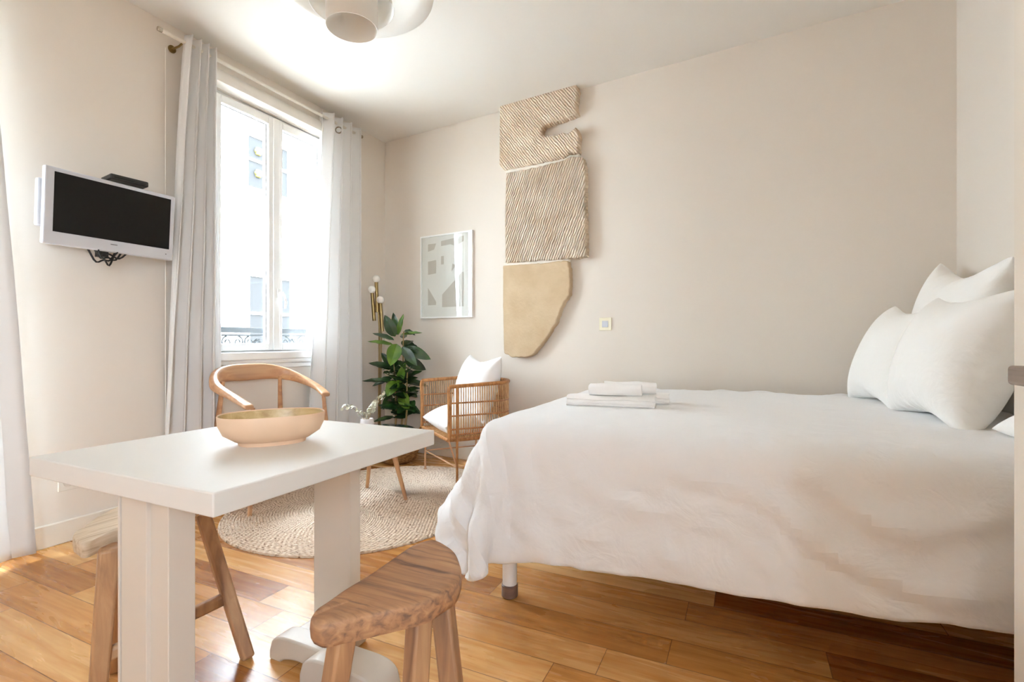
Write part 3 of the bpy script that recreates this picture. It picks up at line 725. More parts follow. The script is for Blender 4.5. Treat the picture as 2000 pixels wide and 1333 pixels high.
# ================================================================ BED
bed = empty('bed', (0, 2.5, 0), 'double bed base and mattress on white legs under the duvet', 'bed')
BX0, BX1, BY0, BY1, BZ = -.93, .985, 1.69, 3.28, .655
g = MB(); g.box(BX0, BX1, BY0, BY1, .42, BZ); g.build('mattress', M_matt, bed, bevel=.05, seg=4)
g = MB(); g.box(BX0+.02, BX1, BY0+.02, BY1, .26, .42); g.build('base', M_matt, bed, bevel=.01)
for (lx, ly) in ((-.835, 1.765), (.80, 1.765), (-.835, 3.15), (.80, 3.15)):
    g = MB(); g.lathe([(.028, .045), (.030, .27)], (lx, ly, 0), 28); lg = g.build('leg', M_white, bed)
    g = MB(); g.lathe([(.027, 0), (.032, .004), (.032, .048), (.029, .05)], (lx, ly, 0), 28); g.build('foot_cap', M_capw, lg)

sp_ = .0265
xs = np.arange(BX0-.27, BX1+.001, sp_); ys = np.arange(BY0-.325, BY1+.06, sp_)
X, Y = np.meshgrid(xs, ys); rng = np.random.RandomState(4)
P = np.stack([X, Y, np.full_like(X, BZ+.06)+.004*rng.randn(*X.shape)], -1)
Wt = np.ones(X.shape); Wt[Y[:, 0] > BY0+.05, -1] = 0; Wt[-1, X[0] > BX0+.25] = 0; P[-1, :, 2] = BZ+.03; P[:, -1, 2] = BZ+.045
P[:, :, 1] = np.minimum(P[:, :, 1], BY1+.05)
R_ = .085
A_ = np.clip(BX0-X, 0, .27); B_ = np.clip(BY0-Y, 0, .31); cut = 1-.45*np.minimum(A_/.27, B_/.31)
lo = np.array([BX0-.02+R_, BY0-.02+R_, .10]); hi = np.array([BX1+.3, BY1-.06, BZ+.035-R_])
def coll(P):
    q = np.clip(P, lo, hi); d = P-q; l = np.sqrt((d*d).sum(-1)); hit = (l < R_) & (l > 1e-9)
    ins = l <= 1e-9
    P[hit] = q[hit]+d[hit]/l[hit][:, None]*R_
    P[ins, 2] = hi[2]+R_
    fl_ = P[..., 2] < .01; P[fl_, 2] = .01
    return P, hit | ins
def coll(P):
    dz = np.clip(BZ-.05-P[..., 2], 0, .5); l0 = np.empty_like(P); l0[...] = lo
    l0[..., 0] -= .5*dz; l0[..., 1] -= .06*dz
    q = np.minimum(np.maximum(P, l0), hi); d = P-q; l = np.sqrt((d*d).sum(-1)); hit = (l < R_) & (l > 1e-9); ins = l <= 1e-9
    P[hit] = q[hit]+d[hit]/l[hit][:, None]*R_
    deep = ins & (P[..., 2] < BZ-.14); top = ins & ~deep
    P[top, 2] = hi[2]+R_
    fr_ = deep & (P[..., 1]-l0[..., 1] < P[..., 0]-l0[..., 0]); P[fr_, 1] = l0[fr_, 1]-R_; ft = deep & ~fr_; P[ft, 0] = l0[ft, 0]-R_
    fl_ = P[..., 2] < .01; P[fl_, 2] = .01
    return P, hit | ins
# uneven filling: rest lengths taken from a gently wavy sheet give loose folds
P0 = P.copy()
P0[..., 0] += (A_*(1-cut)); P0[..., 1] += (B_*(1-cut))
front = np.clip((BY0+.30-Y)/.35, 0, 1); footc = np.clip((BX0+.55-X)/.5, 0, 1)*front
P0[..., 2] += front*.030*np.sin((X*7+Y*9)+1.2*np.sin(X*2.1))+front*.012*np.sin(X*19-Y*15+2*np.sin(X*5))+footc*.012*np.sin(X*24+Y*3)
P0[..., 2] += .011*np.sin(X*9+1.5*np.sin(Y*5))*np.sin(Y*7+1+X*2)+.006*np.sin(X*23+Y*11)*np.cos(Y*19-X*7)
P = cloth(P0, Wt, 190, 9, coll, bend=.30, dt=.011, damp=.025, shear=.35)
# creases: fan folds at the foot corner, long diagonal folds down the front, fine crumple
from mathutils import noise as mn
def ss(a, b, v): t = np.clip((v-a)/(b-a), 0, 1); return t*t*(3-2*t)
du = np.gradient(P, axis=1); dv_ = np.gradient(P, axis=0); NN = np.cross(du, dv_); NN /= np.linalg.norm(NN, axis=-1)[..., None]+1e-9
fm = ss(BY0+.12, BY0-.10, Y)*ss(BY0-.40, BY0-.20, Y)*.6+ss(BY0+.12, BY0-.16, Y)*.4
wv = np.vectorize(lambda a, b, c: mn.noise(Vector((a, b, c))))
n1 = wv(X*2.2, Y*2.2, 0); n2 = wv(X*6, Y*6, 3.); n3 = wv(X*13, Y*20, 7.)
ph = 11*(X*.75-(BY0-Y)*1.5)+5*n1
fold = (1-np.abs(np.sin(ph)))**2.0*.030+.009*np.sin(2.3*ph+4*n2)
cm_ = ss(BX0+.62, BX0+.05, X)*ss(BY0+.22, BY0-.05, Y)
fan = np.sin(58*(X-BX0)/(1+1.2*np.clip(BY0-Y+.1, 0, 1))+3*n1)*.014
fan2 = ss(BX0+.75, BX0+.2, X)*ss(BY0+.30, BY0+.12, Y)*ss(BY0-.16, BY0+.02, Y)*np.sin(72*X+18*Y+3*n2)*.006
disp = fm*fold*(1-.6*cm_)*(.55+.9*np.clip(n1+.3, 0, 1))+cm_*fan+fan2+.0035*n2+.0022*n3*(1+fm)
P = P+NN*disp[..., None]
g = MB(); ny, nx = P.shape[:2]; vs = [[g.bm.verts.new(P[j, i]) for i in range(nx)] for j in range(ny)]
for j in range(ny-1):
    for i in range(nx-1): g.bm.faces.new((vs[j][i], vs[j][i+1], vs[j+1][i+1], vs[j+1][i]))
dv = g.build('duvet', M_duvet, loc=(0, 2.5, BZ+.03), merge=False)
m = dv.modifiers.new('solid', 'SOLIDIFY'); m.thickness = .022; m.offset = -.2 ; m = dv.modifiers.new('sub', 'SUBSURF'); m.levels = 1; m.render_levels = 1
tag(dv, 'large white cotton duvet draped over the bed', 'duvet')

# ================================================================ PILLOWS (inflated sheets)
def cushion_half(n, w_, h_, pres, seed, steps=120):
    u = np.linspace(-w_/2, w_/2, n); v = np.linspace(-h_/2, h_/2, n); U, V_ = np.meshgrid(u, v); rng = np.random.RandomState(seed)
    P = np.stack([U, V_, .004+.004*rng.rand(n, n)], -1); P[0, :, 2] = P[-1, :, 2] = 0; P[:, 0, 2] = P[:, -1, 2] = 0
    W_ = np.ones((n, n))
    def post(P):
        P[0, :, 2] = 0; P[-1, :, 2] = 0; P[:, 0, 2] = 0; P[:, -1, 2] = 0
        P[..., 2] = np.maximum(P[..., 2], 0)
    return cloth(P, W_, steps, 8, None, g=0, dt=.012, bend=.12, damp=.06, pressure=pres, post=post, restscale=1.0, shear=.55)
def cushion(name, w_, h_, seed, Mx, material, label, cat='pillow', grp=None, pres=7, squash=1.0, n=37, bend=0, sag=0):
    H1 = cushion_half(n, w_, h_, pres, seed); H2 = cushion_half(n, w_, h_, pres*.9, seed+50)
    edge = np.zeros((n, n), bool); edge[0] = edge[-1] = True; edge[:, 0] = edge[:, -1] = True
    g = MB(); A = {}; B = {}
    def fn(p):
        x, y_, z = p; z = z*squash+bend*(x*x+y_*y_)*-1
        if sag: 
            z += sag*math.cos(min(abs(y_)/(h_/2), 1)*1.5)*.0; k = max(0, -(y_)/(h_/2)); z = z*(1+sag*k); 
        return Mx @ Vector((x, y_, z))
    for j in range(n):
        for i in range(n):
            if edge[j, i]:
                q = (H1[j, i]+H2[j, i])/2; A[j, i] = B[j, i] = g.bm.verts.new(fn(q))
            else:
                A[j, i] = g.bm.verts.new(fn(H1[j, i])); q = H2[j, i].copy(); q[2] *= -1; B[j, i] = g.bm.verts.new(fn(q))
    for j in range(n-1):
        for i in range(n-1):
            g.bm.faces.new((A[j, i], A[j, i+1], A[j+1, i+1], A[j+1, i])); g.bm.faces.new((B[j, i], B[j+1, i], B[j+1, i+1], B[j, i+1]))
    o = g.build(name, material, sub=1, merge=False, loc=Mx.translation)
    return tag(o, label, cat, grp)
def frame(c, wdir, vdir):
    """matrix with x along wdir, y along vdir, z out of the face"""
    u = Vector(wdir).normalized(); v = Vector(vdir); v = (v-u*v.dot(u)).normalized(); n_ = u.cross(v)
    M = Matrix((u, v, n_)).transposed().to_4x4(); M.translation = Vector(c); return M
zt_ = BZ+.05
cushion('pillow', .98, .72, 11, frame((.845, 2.85, zt_+.325), (-.05, -1, -.11), (.14, 0, 1)), M_pillow, 'long rear white pillow standing highest against the right wall', pres=6, squash=.62)
cushion('pillow', .58, .58, 21, frame((.665, 2.965, zt_+.215), (.20, -1, -.06), (.42, 0, 1)), M_pillow, 'white pillow leaning at the back wall, left of the front pillow', pres=7, squash=.9)
cushion('pillow', .63, .60, 32, frame((.73, 2.46, zt_+.225), (.14, -1, -.03), (.36, 0, 1)), M_pillow, 'large white pillow in front, nearest the cream cabinet', pres=8, squash=.95)
cushion('pillow', .40, .28, 43, frame((.85, 1.94, zt_+.06), (0, -1, .1), (1, 0, .25)), M_pillow, 'low white pillow lying flat at the bedside edge by the cabinet', pres=6, squash=.7)

# ================================================================ TOWELS
tz = BZ+.035
def towel(c, L_, D_, H_, rotz, layers, p, label):
    """folded or rolled towel: soft section with layer grooves, folded edges showing as rings at both ends"""
    Mx = Matrix.Translation(c) @ Matrix.Rotation(rotz, 4, 'Z'); g = MB(); n = 56; rnd = random.Random(int(L_*1e4)+layers)
    sh = rnd.uniform(0, 6)
    def ring(x, k, u):
        out = []
        for q in range(n):
            a = 2*math.pi*q/n; ca, sa = math.cos(a), math.sin(a); m_ = (abs(ca)**p+abs(sa)**p)**(-1/p)
            y_, z_ = ca*m_*D_/2*k, sa*m_*H_/2*k
            if layers > 1:
                fr = (z_/H_+.5)*layers; gv = math.exp(-((fr-round(fr))/.13)**2) if .4 < fr < layers-.4 else 0
                y_ *= 1-.075*gv*(abs(ca) > .5)
            z_ += .0022*math.sin(u*9+sh+a)*(sa > 0)
            out.append(g.bm.verts.new(Mx @ Vector((x+.002*math.sin(a*3+sh), y_, z_+H_/2))))
        return out
    st = [(-.5+.004, .55, 0)]; rings = []
    caps = [(.12, .004), (.25, .010), (.34, .003), (.46, .011), (.56, .003), (.68, .011), (.78, .002), (.90, .004), (.97, .0)]
    for k, dx in caps: rings.append(ring(-L_/2+dx, k, 0))
    for q in range(1, 30): rings.append(ring(-L_/2+L_*q/30, 1+.012*math.sin(q*.7+sh), q/30))
    for k, dx in caps[::-1]: rings.append(ring(L_/2-dx, k, 1))
    for a, b2 in zip(rings, rings[1:]):
        for q in range(n): g.bm.faces.new((a[q], a[(q+1) % n], b2[(q+1) % n], b2[q]))
    g.bm.faces.new(rings[0][::-1]); g.bm.faces.new(rings[-1])
    return tag(g.build('towel', M_towel, loc=c, ang=75), label, 'towel')
def bedpt(px, py, z): q = on_z(px, py, z); return Vector((q.x, q.y, z))
t1 = bedpt(1186, 800, tz); t2 = bedpt(1212, 792, tz)
ra = math.atan2((bedpt(1270, 803, tz)-bedpt(1098, 796, tz)).y, (bedpt(1270, 803, tz)-bedpt(1098, 796, tz)).x)
L1 = (bedpt(1270, 803, tz)-bedpt(1098, 796, tz)).length
towel(t1+Vector((0, .075, .004)), L1, .15, .052, ra, 3, 3.2, 'folded white towel at the bottom front of the towel stack')
towel(t1+Vector((.055, .235, .004)), L1*.92, .15, .052, ra, 3, 3.2, 'folded white towel at the bottom rear of the towel stack')
towel(t1+Vector((.02, .075, .056)), L1*.60, .085, .056, ra, 1, 2.3, 'rolled small white towel on top, front of the stack')
towel(t1+Vector((.06, .205, .056)), L1*.62, .085, .056, ra, 1, 2.3, 'rolled small white towel on top, behind the other roll')

# ================================================================ RUG
F1, F2, RR = Vector((-2.13, 2.32, 0)), Vector((-2.03, 2.62, 0)), .725
def stad(d, s):
    ax = (F2-F1); Lx = ax.length; u = ax/Lx; v = Vector((-u.y, u.x, 0)); per = 2*Lx+2*math.pi*RR; q = s*per
    # same parameter for every row: straight, arc, straight, arc
    if q < Lx: return F1+u*q-v*d
    q -= Lx
    if q < math.pi*RR: a = q/RR; return F2+(-v*math.cos(a)+u*math.sin(a))*d
    q -= math.pi*RR
    if q < Lx: return F2-u*q+v*d
    q -= Lx; a = q/RR; return F1+(v*math.cos(a)-u*math.sin(a))*d
pitch = .0155; rows = int(RR/pitch)
radii = [i*pitch for i in range(rows+1)]
def rf(s, t):
    d = t*rows*pitch; ph = (t*rows) % 1.0
    p = stad(max(d, .0005), s % 1.0); z = .004+.008*abs(math.sin(math.pi*t*rows))**.7
    if t > .9999: z = .001
    br = .0012*math.sin(s*900*max(t, .2)+t*rows*2.1)
    return Vector((p.x, p.y, z+br))
g = MB(); g.grid(rf, 300, rows*5, closed_u=True)
NR = 300
rg = g.build('rug', jute_mat(), loc=(-2.08, 2.47, 0), ang=80)
uvl = rg.data.uv_layers.new(name='braid'); NV = rows*5
cA_, cB_ = F1-Vector((-2.08, 2.47, 0)), F2-Vector((-2.08, 2.47, 0))
ax_ = cB_-cA_; Lx_ = ax_.length; u_ = ax_/Lx_; v_ = Vector((-u_.y, u_.x, 0))
def uvof(q):
    q = Vector((q.x, q.y, 0)); a = (q-cA_).dot(u_); h = (q-cA_).dot(v_)
    if a < 0: d = (q-cA_).length; th = math.atan2(-a, h)+math.pi; return (th*.5, d)
    if a > Lx_: d = (q-cB_).length; th = math.atan2(a-Lx_, -h); return (th*.5+2.2, d)
    return ((a if h < 0 else -a)+(0 if h < 0 else 6), abs(h))
me_ = rg.data
UV = [uvof(v.co) for v in me_.vertices]
for pol in me_.polygons:
    c0 = UV[pol.vertices[0]][0]
    for li, vi in zip(pol.loop_indices, pol.vertices):
        q = UV[vi]; uvl.data[li].uv = (q[0] if abs(q[0]-c0) < .5 else c0, q[1])
tag(rg, 'round braided natural jute rug under the armchairs', 'rug')
RT = .012

# ================================================================ COFFEE TABLE + VASE
cc = Vector((-2.12, 2.50, 0)); ct = empty('coffee_table', (cc.x, cc.y, RT), 'small round dark-topped coffee table with splayed oak legs on the rug', 'coffee table')
g = MB(); g.lathe([(.24, .415), (.25, .418), (.25, .430), (.245, .433)], (cc.x, cc.y, 0), 64); g.build('tabletop', M_dark, ct, ang=30)
g = MB(); g.lathe([(.11, .40), (.11, .416)], (cc.x, cc.y, 0), 40); g.build('apron', M_clegs, ct)
for q in (on_z(717, 953, .012), on_z(793, 977, .012), on_z(684, 990, .012)):
    d_ = (q-cc); d_.z = 0; top = cc+d_*.42; top.z = .41
    g = MB(); g.tube([top, Vector((q.x, q.y, RT))], [.018, .011], 14); g.build('leg', M_clegs, ct)
vc = Vector((-2.195, 2.50, .433))
g = MB(); g.lathe([(.032, 0), (.040, .012), (.043, .04), (.040, .066), (.037, .07), (.034, .066), (.034, .02)], vc, 40)
vo = g.build('vase', M_vase, loc=vc, ang=50); tag(vo, 'small pale ceramic vase on the dark coffee table', 'vase')
eu = empty('eucalyptus_sprig', (vc.x, vc.y, vc.z+.05), 'dried silvery eucalyptus branches arching out of the small vase', 'dried branches')
rnd = random.Random(3); gs = MB(); gl = MB()
def leafdisc(g, c, n_, r, ax=None):
    n_ = Vector(n_).normalized(); u = n_.orthogonal().normalized(); v = n_.cross(u)
    cv = g.bm.verts.new(c+n_*r*.15); vs = [g.bm.verts.new(c+u*math.cos(k*math.pi/4)*r+v*math.sin(k*math.pi/4)*r*.8) for k in range(8)]
    for k in range(8): g.bm.faces.new((cv, vs[k], vs[(k+1) % 8]))
CR = Vector((CS, SN, 0)); CF = Vector((-SN, CS, 0))
for (dx, dz, df, n_) in ((-.16, .075, 0, 26), (.10, .19, .02, 40), (.06, .14, -.03, 28), (-.03, .05, -.02, 10), (.02, .06, .04, 10)):
    base = vc+Vector((0, 0, .04)); pts = []
    for k in range(12):
        u = k/11; pts.append(base+CR*dx*u+CF*df*u+Vector((0, 0, dz*(1.4*u-.4*u*u) if dz > .1 else dz*math.sin(u*2.2)*1.1+.03*u)))
    gs.tube(pts, .0016, 5)
    for k in range(n_):
        u = .25+.75*k/n_; i = u*11; a = int(min(i, 10)); p = pts[a].lerp(pts[a+1], i-a)
        o_ = Vector((rnd.uniform(-1, 1), rnd.uniform(-1, 1), rnd.uniform(-.6, 1))).normalized()
        leafdisc(gl, p+o_*.017, o_+Vector((0, 0, rnd.uniform(-.5, 1))), rnd.uniform(.007, .0125))
gs.build('twig', M_stem, eu); gl.build('foliage', M_euc, eu, merge=False)

# ================================================================ WOODEN ARMCHAIR (window side)
ch = empty('armchair', (-2.75, 2.25, 0), 'oiled wooden armchair with curved back rail under the window', 'armchair')
AL, AR = Vector((-2.55, 1.935, .620)), Vector((-2.60, 2.555, .630)); bx = -2.955; ymid = 2.23
pts = []
ctrl = [AL, Vector((-2.66, 1.925, .668)), Vector((-2.80, 1.905, .735)), Vector((-2.90, 1.965, .785)), Vector((-2.965, 2.09, .808)), Vector((-2.975, 2.24, .812)), Vector((-2.965, 2.39, .806)), Vector((-2.90, 2.50, .775)), Vector((-2.80, 2.555, .725)), Vector((-2.69, 2.57, .675)), AR]
def catmull(P_, k=8):
    out = []; n_ = len(P_)
    for i in range(n_-1):
        p0 = P_[max(i-1, 0)]; p1 = P_[i]; p2 = P_[i+1]; p3 = P_[min(i+2, n_-1)]
        for q in range(k):
            t = q/k; out.append(.5*((2*p1)+(p2-p0)*t+(2*p0-5*p1+4*p2-p3)*t*t+(3*p1-p0-3*p2+p3)*t**3))
    out.append(P_[-1]); return out
cp = catmull(ctrl); g = MB(); rings = []; n_ = len(cp)
for i, p in enumerate(cp):
    u = i/(n_-1); t = (cp[min(i+1, n_-1)]-cp[max(i-1, 0)]).normalized(); side = t.cross(Vector((0, 0, 1))).normalized()
    mid = math.sin(u*math.pi)**2
    hz = .014+.042*mid; wd = .032-.016*mid            # back: tall and thin; arms: flat and wide
    if i in (0, n_-1): hz *= .8; wd *= .85
    ring = []
    for k in range(16):
        a = 2*math.pi*k/16; ca, sa = math.cos(a), math.sin(a)
        ca = math.copysign(abs(ca)**.65, ca); sa = math.copysign(abs(sa)**.65, sa)
        ring.append(g.bm.verts.new(p+side*ca*wd+Vector((0, 0, 1))*(sa*hz-hz*.3*mid)))
    rings.append(ring)
for a, b2 in zip(rings, rings[1:]):
    for k in range(16): g.bm.faces.new((a[k], a[(k+1) % 16], b2[(k+1) % 16], b2[k]))
g.bm.faces.new(rings[0][::-1]); g.bm.faces.new(rings[-1])
g.build('back_rail', M_chair, ch, ang=60)
legs = [((-2.565, 1.965, .615), (-2.545, 1.93, .004)), ((-2.615, 2.545, .625), (-2.585, 2.585, .015)), ((-2.905, 2.02, .75), (-2.985, 1.975, .004)), ((-2.925, 2.45, .76), (-2.995, 2.52, .004))]
for a, b2 in legs:
    g = MB(); a, b2 = Vector(a), Vector(b2); md = a.lerp(b2, .42)
    g.tube([a, md, b2], [.012, .018, .012], 14); g.build('leg', M_chair, ch)
g = MB()
sy0, sy1 = 1.975, 2.535
def sf(u, v):
    x = -2.56-(.40)*v; y = sy0+.02*v+(sy1-sy0-.05*v)*u; return Vector((x, y, .405-.02*v-.015*math.sin(math.pi*u)*math.sin(math.pi*min(1, v*1.1))))
g.grid(sf, 16, 12); g.build('seat', M_chair, ch, solid=.03, bevel=.008)
g = MB(); bar(g, (-2.57, 1.96, .37), (-2.60, 2.55, .37), .024, .05); bar(g, (-2.94, 2.0, .37), (-2.945, 2.47, .37), .024, .05); bar(g, (-2.57, 1.96, .37), (-2.94, 2.0, .37), .024, .05); bar(g, (-2.60, 2.55, .37), (-2.945, 2.47, .37), .024, .05); g.build('seat_frame', M_chair, ch, bevel=.005)

# ================================================================ RATTAN ARMCHAIR
fl_ = Vector((-2.262, 3.195, 0)); fr_ = Vector((-1.775, 2.815, 0)); ed = (fr_-fl_).normalized(); bk = Vector((-ed.y, ed.x, 0)); Wd = (fr_-fl_).length; Dp = .50
ra_ = empty('rattan_armchair', (fl_+ed*Wd/2+bk*Dp/2)+Vector((0, 0, 0)), 'rattan cane armchair with white cushions beside the bed', 'armchair')
def RC(u, v, z): q = fl_+ed*u+bk*v; return Vector((q.x, q.y, z))
# plan path: left front -> round back -> right front
rc = .16; plan = [(0, 0), (0, Dp-rc)]
for k in range(1, 9): a = k/8*math.pi/2; plan.append((rc-rc*math.cos(a), Dp-rc+rc*math.sin(a)))
for k in range(0, 9): a = k/8*math.pi/2; plan.append((Wd-rc+rc*math.sin(a), Dp-rc+rc*math.cos(a)))
plan += [(Wd, 0)]
cum = [0]
for a, b2 in zip(plan, plan[1:]): cum.append(cum[-1]+math.hypot(b2[0]-a[0], b2[1]-a[1]))
def on_plan(s):
    s *= cum[-1]
    for k in range(len(plan)-1):
        if s <= cum[k+1]+1e-9: t = (s-cum[k])/(cum[k+1]-cum[k]); return plan[k][0]+(plan[k+1][0]-plan[k][0])*t, plan[k][1]+(plan[k+1][1]-plan[k][1])*t
    return plan[-1]
ZT, ZB2 = .695, .335
def zt_at(s): return ZT+.018*math.sin(math.pi*s)
def rail(z_off, r, f0=0, f1=1, inset=0):
    pts = []
    for k in range(61):
        s = f0+(f1-f0)*k/60; u, v = on_plan(s); cu, cv = Wd/2, Dp*.4; u2 = u+(cu-u)*inset; v2 = v+(cv-v)*inset
        pts.append(RC(u2, v2, z_off if z_off < .6 else zt_at(s)))
    return pts
g = MB(); g.tube(rail(.99, .014), .0135, 10)
for s in (0, 1):
    u, v = on_plan(s); g.tube([RC(u, v, ZT), RC(u, v-.006, ZT-.03), RC(u, v, .55), RC(u, v, ZB2)], .0125, 10)
g.tube(rail(ZB2, .012, inset=.06), .012, 10); g.tube([RC(.02, .0, ZB2), RC(Wd-.02, .0, ZB2)], .012, 10)
g.build('frame', M_rattan_d, ra_)
g = MB(); NC = 84
for k in range(NC+1):
    s = .01+.98*k/NC; u, v = on_plan(s); cu, cv = Wd/2, Dp*.4
    g.tube([RC(u, v, zt_at(s)), RC(u, v, .46), RC(u+(cu-u)*.01, v+(cv-v)*.01, .40), RC(u+(cu-u)*.09, v+(cv-v)*.09, ZB2)], .0042, 5)
g.build('cane_spindles', M_rattan, ra_)
g = MB()
for z_ in (.585, .50, .41): g.tube(rail(z_, .005), .006, 6)
g.tube(rail(.372, .005, inset=.03), .006, 6)
g.build('woven_band', M_rattan_d, ra_)
g = MB()
for k in range(34):
    u = .04+(Wd-.08)*k/33; g.tube([RC(u, .0, ZB2), RC(u, Dp*.93, ZB2)], .006, 5)
g.build('seat_deck', M_rattan, ra_)
for (u, v) in ((.02, .02), (Wd-.0, .055), (.03, Dp-.06), (Wd-.03, Dp-.06)):
    g = MB(); g.tube([RC(u, v, ZT if v == .055 else ZB2), RC(u, v, .014)], .0085, 10); g.lathe([(.013, .0), (.013, .008)], RC(u, v, RT), 14); g.build('leg', M_rattan_d if v == .055 else M_rod, ra_)
zs = .155
for a, b2 in (((.02, .02), (Wd, .055)), ((.02, .02), (.03, Dp-.06)), ((Wd, .055), (Wd-.03, Dp-.06)), ((.03, Dp-.06), (Wd-.03, Dp-.06))):
    g = MB(); g.tube([RC(*a, zs), RC(*b2, zs)], .005, 8); g.build('stretcher', M_rod, ra_)
g = MB(); g.tube([RC(Wd-.01, -.0, ZB2), RC(Wd, .055, zs)], .006, 8); g.build('brace', M_rod, ra_)
nrm = -bk
q = RC(Wd/2, .22, .42)
cushion('seat_cushion', .56, .50, 71, frame(q, ed, bk), M_cush, 'white seat cushion lying in the rattan armchair', 'cushion', pres=6, squash=.85)
q = RC(Wd/2+.03, Dp-.19, .66)
cushion('cushion', .62, .52, 81, frame(q, -ed*1+Vector((0, 0, .0)), Vector((0, 0, 1))+bk*.30), M_cush, 'white scatter cushion propped upright in the rattan armchair', 'cushion', pres=7, squash=.8)

# ================================================================ FLOOR LAMP
lx, ly = -2.885, 3.43
fl2 = empty('floor_lamp', (lx, ly, 0), 'brass floor lamp with three small white globes in the corner', 'floor lamp')
g = MB(); g.lathe([(.11, 0), (.11, .012), (.02, .02)], (lx, ly, 0), 40); g.build('base', M_brass, fl2)
DD = 4.33
def lampt(px, py): 
    d = ray(px, py)*DD; return Vector((d.x, d.y, 1+d.z))
b0 = Vector((lx, ly, .015))
g = MB(); g.tube([b0, lampt(741, 640), lampt(735, 560)], .0075, 12); g.build('pole', M_brass, fl2)
g = MB(); g.tube([b0+Vector((.012, 0, 0)), lampt(745, 660), lampt(743, 600)], .006, 12); g.build('pole', M_brass, fl2)
for (x0_, y0_, x1_, y1_) in ((735, 545, 737, 610), (727, 566, 731, 627), (743, 586, 747, 648)):
    t0, t1_ = lampt(x0_, y0_), lampt(x1_, y1_)
    g = MB(); g.tube([t0-Vector((0, 0, .03)), t1_], .0155, 20); tb_ = g.build('lamp_tube', M_brass, fl2)
    g = MB(); g.sphere(t0, .034, 28); g.build('globe', M_opal, fl2)
g = MB(); g.tube([lampt(728, 590), lampt(741, 612), lampt(745, 620)], .006, 8); g.build('connector', M_brass, fl2)

# ================================================================ RUBBER PLANT
pc0 = Vector((-2.60, 3.33, 0)); pl = empty('potted_rubber_plant', pc0, 'tall rubber plant with glossy dark leaves in a woven basket', 'plant')
g = MB(); g.lathe([(.10, .0), (.15, .03), (.175, .10), (.17, .19), (.15, .235), (.14, .235), (.14, .18)], pc0, 48)
g.build('basket', M_bask, pl, ang=60)
for s in (-1, 1):
    g = MB(); d_ = CR*s; pts = [pc0+d_*(.155+.05*math.sin(math.pi*k/10))+CF*(.05*math.cos(math.pi*k/10))+Vector((0, 0, .22+.09*math.sin(math.pi*k/10))) for k in range(11)]
    g.tube(pts, .007, 8); g.build('handle', M_bask, pl)
g = MB(); g.lathe([(.001, .2), (.14, .2)], pc0, 32); g.build('soil', M_soil, pl)
rnd = random.Random(12); gst = MB(); gA = MB(); gB = MB()
def leaf(g, base, d, L_, W_, nrm, curl=.15):
    d = Vector(d).normalized(); n_ = Vector(nrm); n_ = (n_-d*n_.dot(d)).normalized(); s_ = d.cross(n_)
    def f(u, v):
        t = v; wv = W_*math.sin(math.pi*min(1, t**.85))**.75*(1-.12*t) if 0 < t < 1 else 0
        x = (u*2-1)
        return base+d*(L_*t)+s_*(x*wv)+n_*(abs(x)*wv*.35-curl*L_*t*t+.0025*math.sin(t*20)*abs(x))
    g.grid(f, 6, 10)
stems = [((.02, .01), (.055, .03), 1.08), ((-.03, .0), (-.02, .02), .86), ((.05, -.03), (.10, -.02), .78)]
SC = []
for (b_x, b_f), (t_x, t_f), zt2 in stems:
    pts = [pc0+CR*(b_x+(t_x-b_x)*u+.012*math.sin(u*5))+CF*(b_f+(t_f-b_f)*u)+Vector((0, 0, .2+(zt2-.2)*u)) for u in [k/14 for k in range(15)]]
    gst.tube(pts, [.009-.004*k/14 for k in range(15)], 8); SC.append(pts)
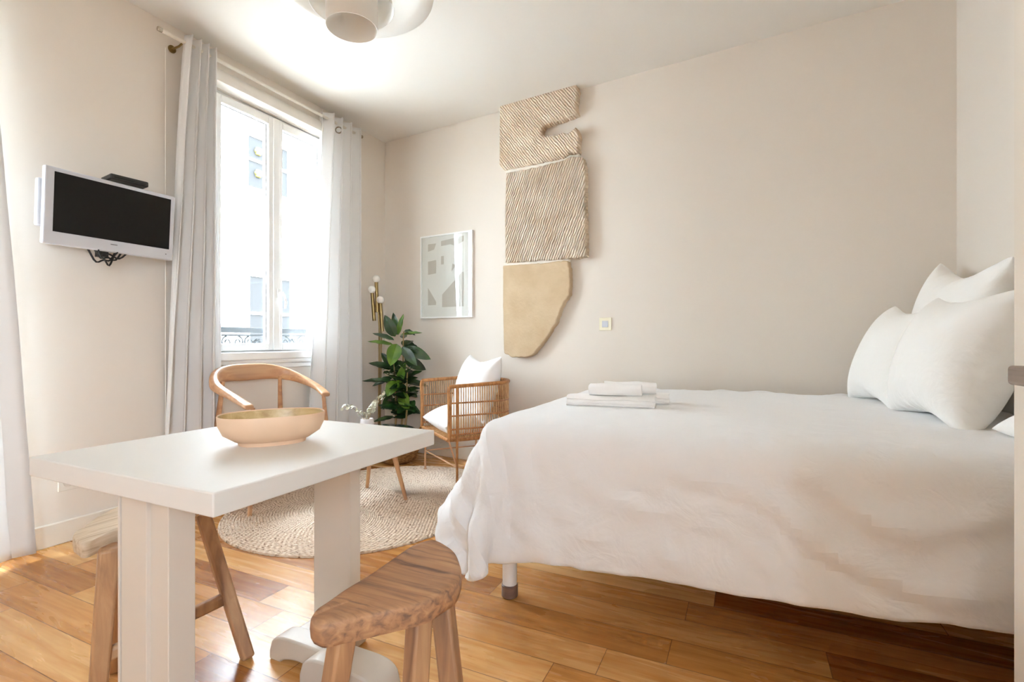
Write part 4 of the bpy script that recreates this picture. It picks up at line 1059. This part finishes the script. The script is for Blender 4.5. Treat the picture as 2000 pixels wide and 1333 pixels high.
# leaves placed by hand where the photo shows the large ones: (px, py) base, (px, py) tip, width, young
def pp(px, py, df=0): d = ray(px, py)*(4.17+df); return Vector((d.x, d.y, 1+d.z))
hand = [((772,658),(752,618),.040,1,-.05),((776,655),(768,612),.026,0,.05),((778,655),(786,615),.022,1,-.02),((782,655),(822,648),.018,1,-.05),((770,665),(730,650),.022,0,-.05),
 ((768,674),(721,665),.020,1,-.08),((775,672),(763,712),.050,2,-.14),((790,680),(838,700),.042,0,-.08),((785,678),(812,712),.034,0,-.12),((790,672),(812,676),.03,0,.05),
 ((768,722),(723,708),.032,0,-.10),((770,720),(745,690),.028,0,.04),((778,750),(790,712),.028,1,-.12),((775,745),(757,772),.046,2,-.16),((766,745),(710,742),.022,0,-.10),
 ((768,738),(728,752),.030,0,-.03),((785,740),(822,724),.026,0,.02),((788,745),(834,752),.030,0,.02),((785,765),(796,800),.044,2,-.13),((765,770),(748,800),.030,0,.03),((785,780),(810,808),.024,0,.05),
 ((762,762),(744,778),.028,0,-.02),((790,760),(815,775),.035,0,.04),((780,812),(815,803),.022,0,.0),((770,815),(730,822),.020,0,-.05),((772,800),(740,790),.022,0,.02),((780,730),(800,735),.040,0,.08),((770,700),(752,715),.04,0,.08),((775,775),(770,805),.045,0,.06),((790,700),(830,722),.04,0,.04)]
for (b0_, t0_, wd_, yg, df) in hand:
    base = pp(*b0_, df*.3); tip = pp(*t0_, df); d_ = tip-base; L_ = d_.length
    n_ = Vector((0, 0, 1))*1.0-CF*.9 if abs(d_.z) < .08 else -CF+Vector((rnd.uniform(-.5, .5), 0, .3))
    leaf(gB if yg == 2 or (yg == 1 and rnd.random() < .5) else gA, base, d_, L_*1.05, wd_*1.25, n_, .08)
for pts in SC:
    for k in range(4, 15):
        for q in range(2 if k < 13 else 1):
            a = rnd.uniform(0, 2*math.pi); el = rnd.uniform(-.2, .7); d_ = CR*math.cos(a)*1.0+CF*math.sin(a)*.8+Vector((0, 0, el))
            if d_.x < -.55 and pts[k].x < -2.72: continue
            L_ = rnd.uniform(.10, .15)*(1 if k < 13 else .75)
            leaf(gA, pts[k], d_, L_, L_*rnd.uniform(.34, .42), Vector((0, 0, 1))-CF*.4, .2)
gst.build('stem', M_stem, pl); gA.build('foliage', M_leaf, pl, merge=False); gB.build('young_foliage', M_leaf2, pl, merge=False)

# ================================================================ CREAM CABINET at the right edge
cb = empty('cabinet', (.77, 1.0, 0), 'tall cream cabinet at the right edge with a dark wood handle', 'cabinet')
yb_ = 1.45; xf_ = .3669*yb_
g = MB(); g.box(xf_+.02, XR-.004, .35, yb_-.0, 0.002, 2.3); g.build('body', M_cab, cb, bevel=.002)
g = MB(); g.box(xf_, xf_+.02, .36, yb_, .06, 2.28); dr = g.build('door', M_cab, cb, bevel=.0015)
g = MB(); g.box(xf_-.028, xf_+.0, 1.12, 1.405, .908, .948); g.build('handle', M_handle, dr, bevel=.007, seg=4)
